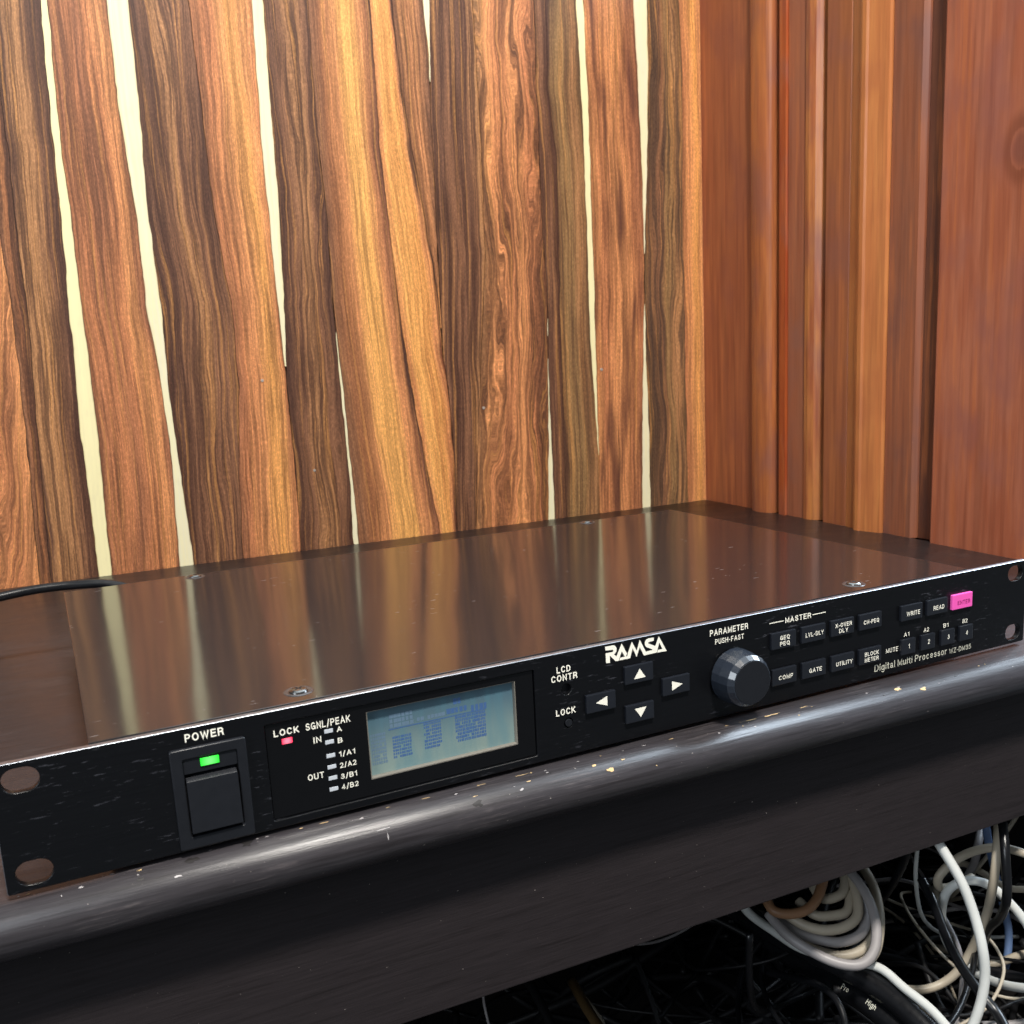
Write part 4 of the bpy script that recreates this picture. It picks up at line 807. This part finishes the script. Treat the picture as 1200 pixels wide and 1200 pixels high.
# keys
def key(x0, z0, w, h, mat=M_key, d=1.7, name='key'):
    o = MB().box(x0, x0+w, -d, -0.02, z0, z0+h).build(name, mat, dev, bevel=0.36)
    return o
def tri(parent, cx_, cz_, kind):
    s, t = 2.9, 2.1
    P_ = {'up': [(-s, -t), (s, -t), (0, t)], 'down': [(-s, t), (0, -t), (s, t)],
          'left': [(-s, 0), (s*.9, -t), (s*.9, t)], 'right': [(s, 0), (-s*.9, t), (-s*.9, -t)]}[kind]
    MB().add([(cx_+a, -1.76, cz_+b) for a, b in P_], [(0, 1, 2)]).build('arrow_mark', M_ink, parent, fix=False)
for kind, x0, z0 in (('up', 233.0, 25.1), ('right', 251.7, 16.3), ('left', 214.2, 16.4), ('down', 233.0, 7.9)):
    k = key(x0, z0, 14.0, 7.8); tri(k, x0+7.2, z0+3.9, kind)
def klabel(k, cx_, cz_, lines, h=2.05, w=None, mat=None):
    n = len(lines)
    for i, s in enumerate(lines):
        zz = cz_+(n-1)*1.4-i*2.8-h/2
        text(s, cx_, zz, None if w is None else w[i], h, y=-1.72, parent=k, align='C', bold=.012, mat=mat)
row1 = (('GEQ/PEQ', 310.6), ('LVL-DLY', 328.2), ('X-OVER/DLY', 345.9), ('CH-PEQ', 363.5))
for s, x0 in row1:
    k = key(x0, 26.0, 14.2, 7.7); ls = s.split('/')
    klabel(k, x0+7.6, 29.6, ls, w=[{'LVL-DLY': 10.8, 'X-OVER': 10.2, 'CH-PEQ': 9.8}.get(q, 5.6) for q in ls])
for s, x0 in (('COMP', 311.0), ('GATE', 328.6), ('UTILITY', 346.4), ('BLOCK/METER', 363.8)):
    k = key(x0, 8.8, 14.2, 7.7); ls = s.split('/')
    klabel(k, x0+7.9, 12.2, ls, w=[{'COMP': 8.4, 'GATE': 7.6, 'UTILITY': 10.2, 'BLOCK': 9.0, 'METER': 9.0}[q] for q in ls])
for s, x0, m_, im in (('WRITE', 390.7, M_key, None), ('READ', 408.2, M_key, None), ('ENTER', 425.9, M_pink, M_pinkink)):
    k = key(x0, 25.9, 14.2, 7.7, m_)
    klabel(k, x0+8.0, 29.2, [s], h=2.2, w=[9.0 if s != 'READ' else 7.4], mat=im)
    if s == 'ENTER': k['label'] = 'pink ENTER key'
for s, x0 in (('1', 391.4), ('2', 404.9), ('3', 418.8), ('4', 432.0)):
    k = key(x0, 8.7, 9.4, 7.8); klabel(k, x0+5.0, 12.7, [s], h=2.4)

# rotary knob with facets
NF = 22; kc = (289.6, 18.6)
mb = MB(); N = NF
def kr(r, y, rot=0.0): return [(kc[0]+r*math.cos(rot+2*math.pi*i/N), y, kc[1]+r*math.sin(rot+2*math.pi*i/N)) for i in range(N)]
rings = [kr(11.9, -0.6), kr(12.4, -1.2), kr(12.2, -6.0), kr(11.6, -11.2), kr(9.9, -13.8)]
for rg in rings: mb.add(rg, [])
for k in range(len(rings)-1):
    for i in range(N): mb.f.append((k*N+i, k*N+(i+1) % N, (k+1)*N+(i+1) % N, (k+1)*N+i)); mb.mi.append(0)
mb.f.append(tuple(4*N+i for i in range(N))); mb.mi.append(0)
mk = simple('knob_plastic', srgb(38, 44, 54), 0.24, spec=1.0)
kn = mb.build('rotary_knob', mk, dev, bevel=0.12, segs=1, ang=8)
MB().cyl(kc, 9.5, 9.6, -14.0, -13.6, 36).build('knob_cap', M_blk, kn)

# ------------------------------------------------------------------ cables
def tube(name, pts, r, mat, parent=None, frame='S', n=10, sub=6, raw=None):
    P_ = [Vector(p) for p in pts]
    out = []
    for i in range(len(P_)-1):
        p0 = P_[max(i-1, 0)]; p1 = P_[i]; p2 = P_[i+1]; p3 = P_[min(i+2, len(P_)-1)]
        for k in range(sub):
            t = k/sub
            out.append(0.5*((2*p1)+(-p0+p2)*t+(2*p0-5*p1+4*p2-p3)*t*t+(-p0+3*p1-3*p2+p3)*t**3))
    out.append(P_[-1])
    mb = raw if raw is not None else MB(); b0 = len(mb.v); m_ = len(out)
    T0 = (out[1]-out[0]).normalized()
    nrm = T0.orthogonal().normalized()
    for i, p in enumerate(out):
        T = (out[min(i+1, m_-1)]-out[max(i-1, 0)])
        T = T.normalized() if T.length > 1e-6 else T0
        nrm = (nrm-T*nrm.dot(T)); nrm = nrm.normalized() if nrm.length > 1e-6 else T.orthogonal().normalized()
        bn = T.cross(nrm)
        mb.add([p+(nrm*math.cos(2*math.pi*k/n)+bn*math.sin(2*math.pi*k/n))*r for k in range(n)], [])
    for i in range(m_-1):
        for k in range(n): mb.f.append((b0+i*n+k, b0+i*n+(k+1) % n, b0+(i+1)*n+(k+1) % n, b0+(i+1)*n+k)); mb.mi.append(0)
    mb.f.append(tuple(b0+k for k in range(n))[::-1]); mb.mi.append(0); mb.f.append(tuple(b0+(m_-1)*n+k for k in range(n))); mb.mi.append(0)
    if raw is not None: return
    if frame == 'S': return mb.build(name, mat, parent, smooth=True, loc0=SL, rz=YAW)
    return mb.build(name, mat, parent, smooth=True)
M_cw = simple('cable_white', srgb(205, 208, 205), 0.4, var=.08, vs=.1)
M_cb = simple('cable_beige', srgb(176, 166, 148), 0.45, var=.12, vs=.1)
M_cg = simple('cable_grey', srgb(146, 142, 142), 0.45, var=.12, vs=.1)
M_ct = simple('cable_tan', srgb(150, 112, 82), 0.45, var=.1, vs=.1)
M_ck = simple('cable_black', srgb(18, 19, 22), 0.3)
M_cbl = simple('cable_blue', srgb(96, 120, 160), 0.45)
M_cbr = simple('cable_brown', srgb(84, 66, 40), 0.5)
def cable(key_, mat, label, r=None):
    rr, pts = CABLES[key_]
    return tag(tube('cable', pts, (r or rr)*(0.86 if rr < 6 else 0.95), mat), label, 'cable')
cable('bright', M_cw, 'bright white cable hanging in front, frontmost under the cabinet edge')
cable('loopA', M_cb, 'beige cable curving in a wide loop just below the apron at far right')
cable('loopB', M_cw, 'pale cable making the large round loop behind the bright white cable')
cable('strand', M_cb, 'long beige cable sweeping down behind the bright cable to the lower left')
cable('white2', M_cw, 'white cable running diagonally from under the apron past the coil to the bottom')
cable('blue', M_cbl, 'blue cable hanging behind the loops at the right edge')
cable('right1', M_cb, 'thin beige cable lying behind the pale loops on the right')
cable('beige3', M_cb, 'beige cable lying low across the dark pile at the right edge')
cable('hang', M_cg, 'short grey cable hanging inside the upper beige loop')
cable('blackfront', M_ck, 'black cable crossing in front of the pale loop left of the bright cable')
cable('blackdrop', M_ck, 'black cable dropping from under the apron right of the bright white cable')
fat = cable('fat1', M_ck, 'thick black cable running diagonally under the white cable')
fat2 = cable('fat2', M_ck, 'thickest black cable with white printing beside the thick one')
cable('thin1', M_ck, 'thin black cable bowing down left of the thick black cables')
cable('thin2', M_ck, 'thin black cable furthest left of the two bowed ones')
cable('thin3', M_ck, 'black cable arching over below the coil')
cable('brownL', M_cbr, 'brown cable in the dark at bottom centre')
cable('whiteL', M_cb, 'short pale cable end in the dark at bottom centre')
cable('thinL', M_cg, 'hair-thin grey wire hanging from the apron at bottom centre')
extra = [
 (1.5, M_cb, [(-20, -430, -150), (-60, -440, -175), (-90, -430, -215), (-70, -400, -250), (-30, -390, -262)], 'thin beige cable bending down near the side wall'),
 (2.2, M_cg, [(-20, -520, -215), (-70, -540, -226), (-120, -535, -238), (-165, -505, -250), (-190, -460, -258)], 'grey cable lying across the bottom right of the pile'),
 (1.3, M_cw, [(-180, -470, -140), (-172, -462, -175), (-150, -450, -215), (-110, -440, -245), (-60, -450, -255)], 'thin white cable dropping between the coil and the loops'),
 (2.0, M_ck, [(-330, -500, -140), (-322, -490, -180), (-300, -470, -215), (-255, -445, -240), (-200, -430, -250)], 'black cable dropping from the shelf left of the coil'),
 (2.4, M_ck, [(-200, -480, -110), (-190, -470, -150), (-196, -450, -195), (-225, -430, -235)], 'black cable hanging just right of the coil'),
 (1.8, M_ck, [(-290, -540, -205), (-240, -545, -200), (-190, -520, -200), (-140, -480, -210), (-90, -430, -225)], 'black cable crossing flat over the low pile right of the coil'),
]
for rr_, mt_, pp_, lb_ in extra: tag(tube('cable', pp_, rr_, mt_), lb_, 'cable')
for q in range(16):
    r2 = random.Random(100+q); a = r2.uniform(0, 6.28); x_, y_ = r2.uniform(-230, -40), r2.uniform(-500, -330); z_ = r2.uniform(-262, -215); tn = r2.uniform(-.6, .6); pp_ = []
    for k in range(9):
        pp_.append((min(-18, x_), max(-545, min(-215, y_)), z_+14*math.sin(k*.9+q))); a += tn+r2.uniform(-.3, .3); x_ += 26*math.cos(a); y_ += 26*math.sin(a)
    tag(tube('cable', pp_, r2.choice((1.0, 1.3, 1.7)), M_cg if q % 3 else M_cb), 'thin pale cable half buried in the dark tangle on the right', 'cable', 'thin pale cables in the tangle')
coil = root('coiled_cable', (-260, -520, -200), 'coil of grey and beige cable hanging below the cabinet edge', 'cable coil', frame='S')
for i, pts in enumerate(CABLES['COIL']):
    tube('cable_turn', pts, 2.9, [M_ct, M_cb, M_cb, M_cb, M_cg, M_cb, M_cg, M_cb][i], coil)
# dark tangle behind
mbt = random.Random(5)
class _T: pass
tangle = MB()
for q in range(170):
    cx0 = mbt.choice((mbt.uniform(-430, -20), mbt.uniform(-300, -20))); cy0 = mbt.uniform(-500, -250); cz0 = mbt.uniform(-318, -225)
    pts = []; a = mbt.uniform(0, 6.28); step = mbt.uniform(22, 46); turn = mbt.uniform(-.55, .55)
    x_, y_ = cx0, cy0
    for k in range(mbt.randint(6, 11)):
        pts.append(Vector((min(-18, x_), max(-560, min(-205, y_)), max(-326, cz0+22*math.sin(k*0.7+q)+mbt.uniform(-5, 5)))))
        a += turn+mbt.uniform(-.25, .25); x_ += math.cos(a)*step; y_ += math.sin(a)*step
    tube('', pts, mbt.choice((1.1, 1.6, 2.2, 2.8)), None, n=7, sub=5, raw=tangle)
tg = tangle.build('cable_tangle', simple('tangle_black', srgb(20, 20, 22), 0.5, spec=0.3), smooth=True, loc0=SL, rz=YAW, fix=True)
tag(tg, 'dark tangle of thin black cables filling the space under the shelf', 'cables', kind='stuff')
# printing on the thickest cable
def on_cable(key_, word, i, frac, size):
    rr, pts = CABLES[key_]
    p0, p1 = Vector(pts[i]), Vector(pts[i+1]); c = p0.lerp(p1, frac)
    T = (p1-p0).normalized()
    eye = Matrix.Rotation(-YAW, 3, 'Z') @ Vector((CAM_POS[0]-CORNER[0], CAM_POS[1]-CORNER[1], CAM_POS[2]))
    Nn = (eye-c); Nn = (Nn-T*Nn.dot(T)).normalized(); up = Nn.cross(T)
    o = text(word, 0, -size/2, None, size, y=0, mat=M_ink2, parent=fat2, align='C', bold=0.0)
    c2 = c+Nn*(rr+0.35)
    Mx = Matrix((T, up, Nn)).transposed()
    for v in o.data.vertices: v.co = Mx @ Vector((v.co.x, v.co.z, -v.co.y))
    o.location = Vector([k*MM for k in c2])-Vector(fat2['_org'])
on_cable('fat2', 'Pro', 2, 0.75, 3.2); on_cable('fat2', 'High', 3, 0.5, 3.2)
pc = CABLES['POWER']
pts = [(-300, 300, 10), (-220, 296, 22), (-140, 290, 33)]+[(-75, 288, 36)]+[tuple(p) for p in pc]+[(66, 271, 38), (72, 263, 30)]
tag(tube('power_cable', pts, 2.7, M_ck, frame='D', n=14), 'black power cord curving out from behind the left rear of the rack unit', 'cable')

# ------------------------------------------------------------------ tidy: drop build-time bookkeeping
for o in bpy.data.objects:
    if '_org' in o: del o['_org']
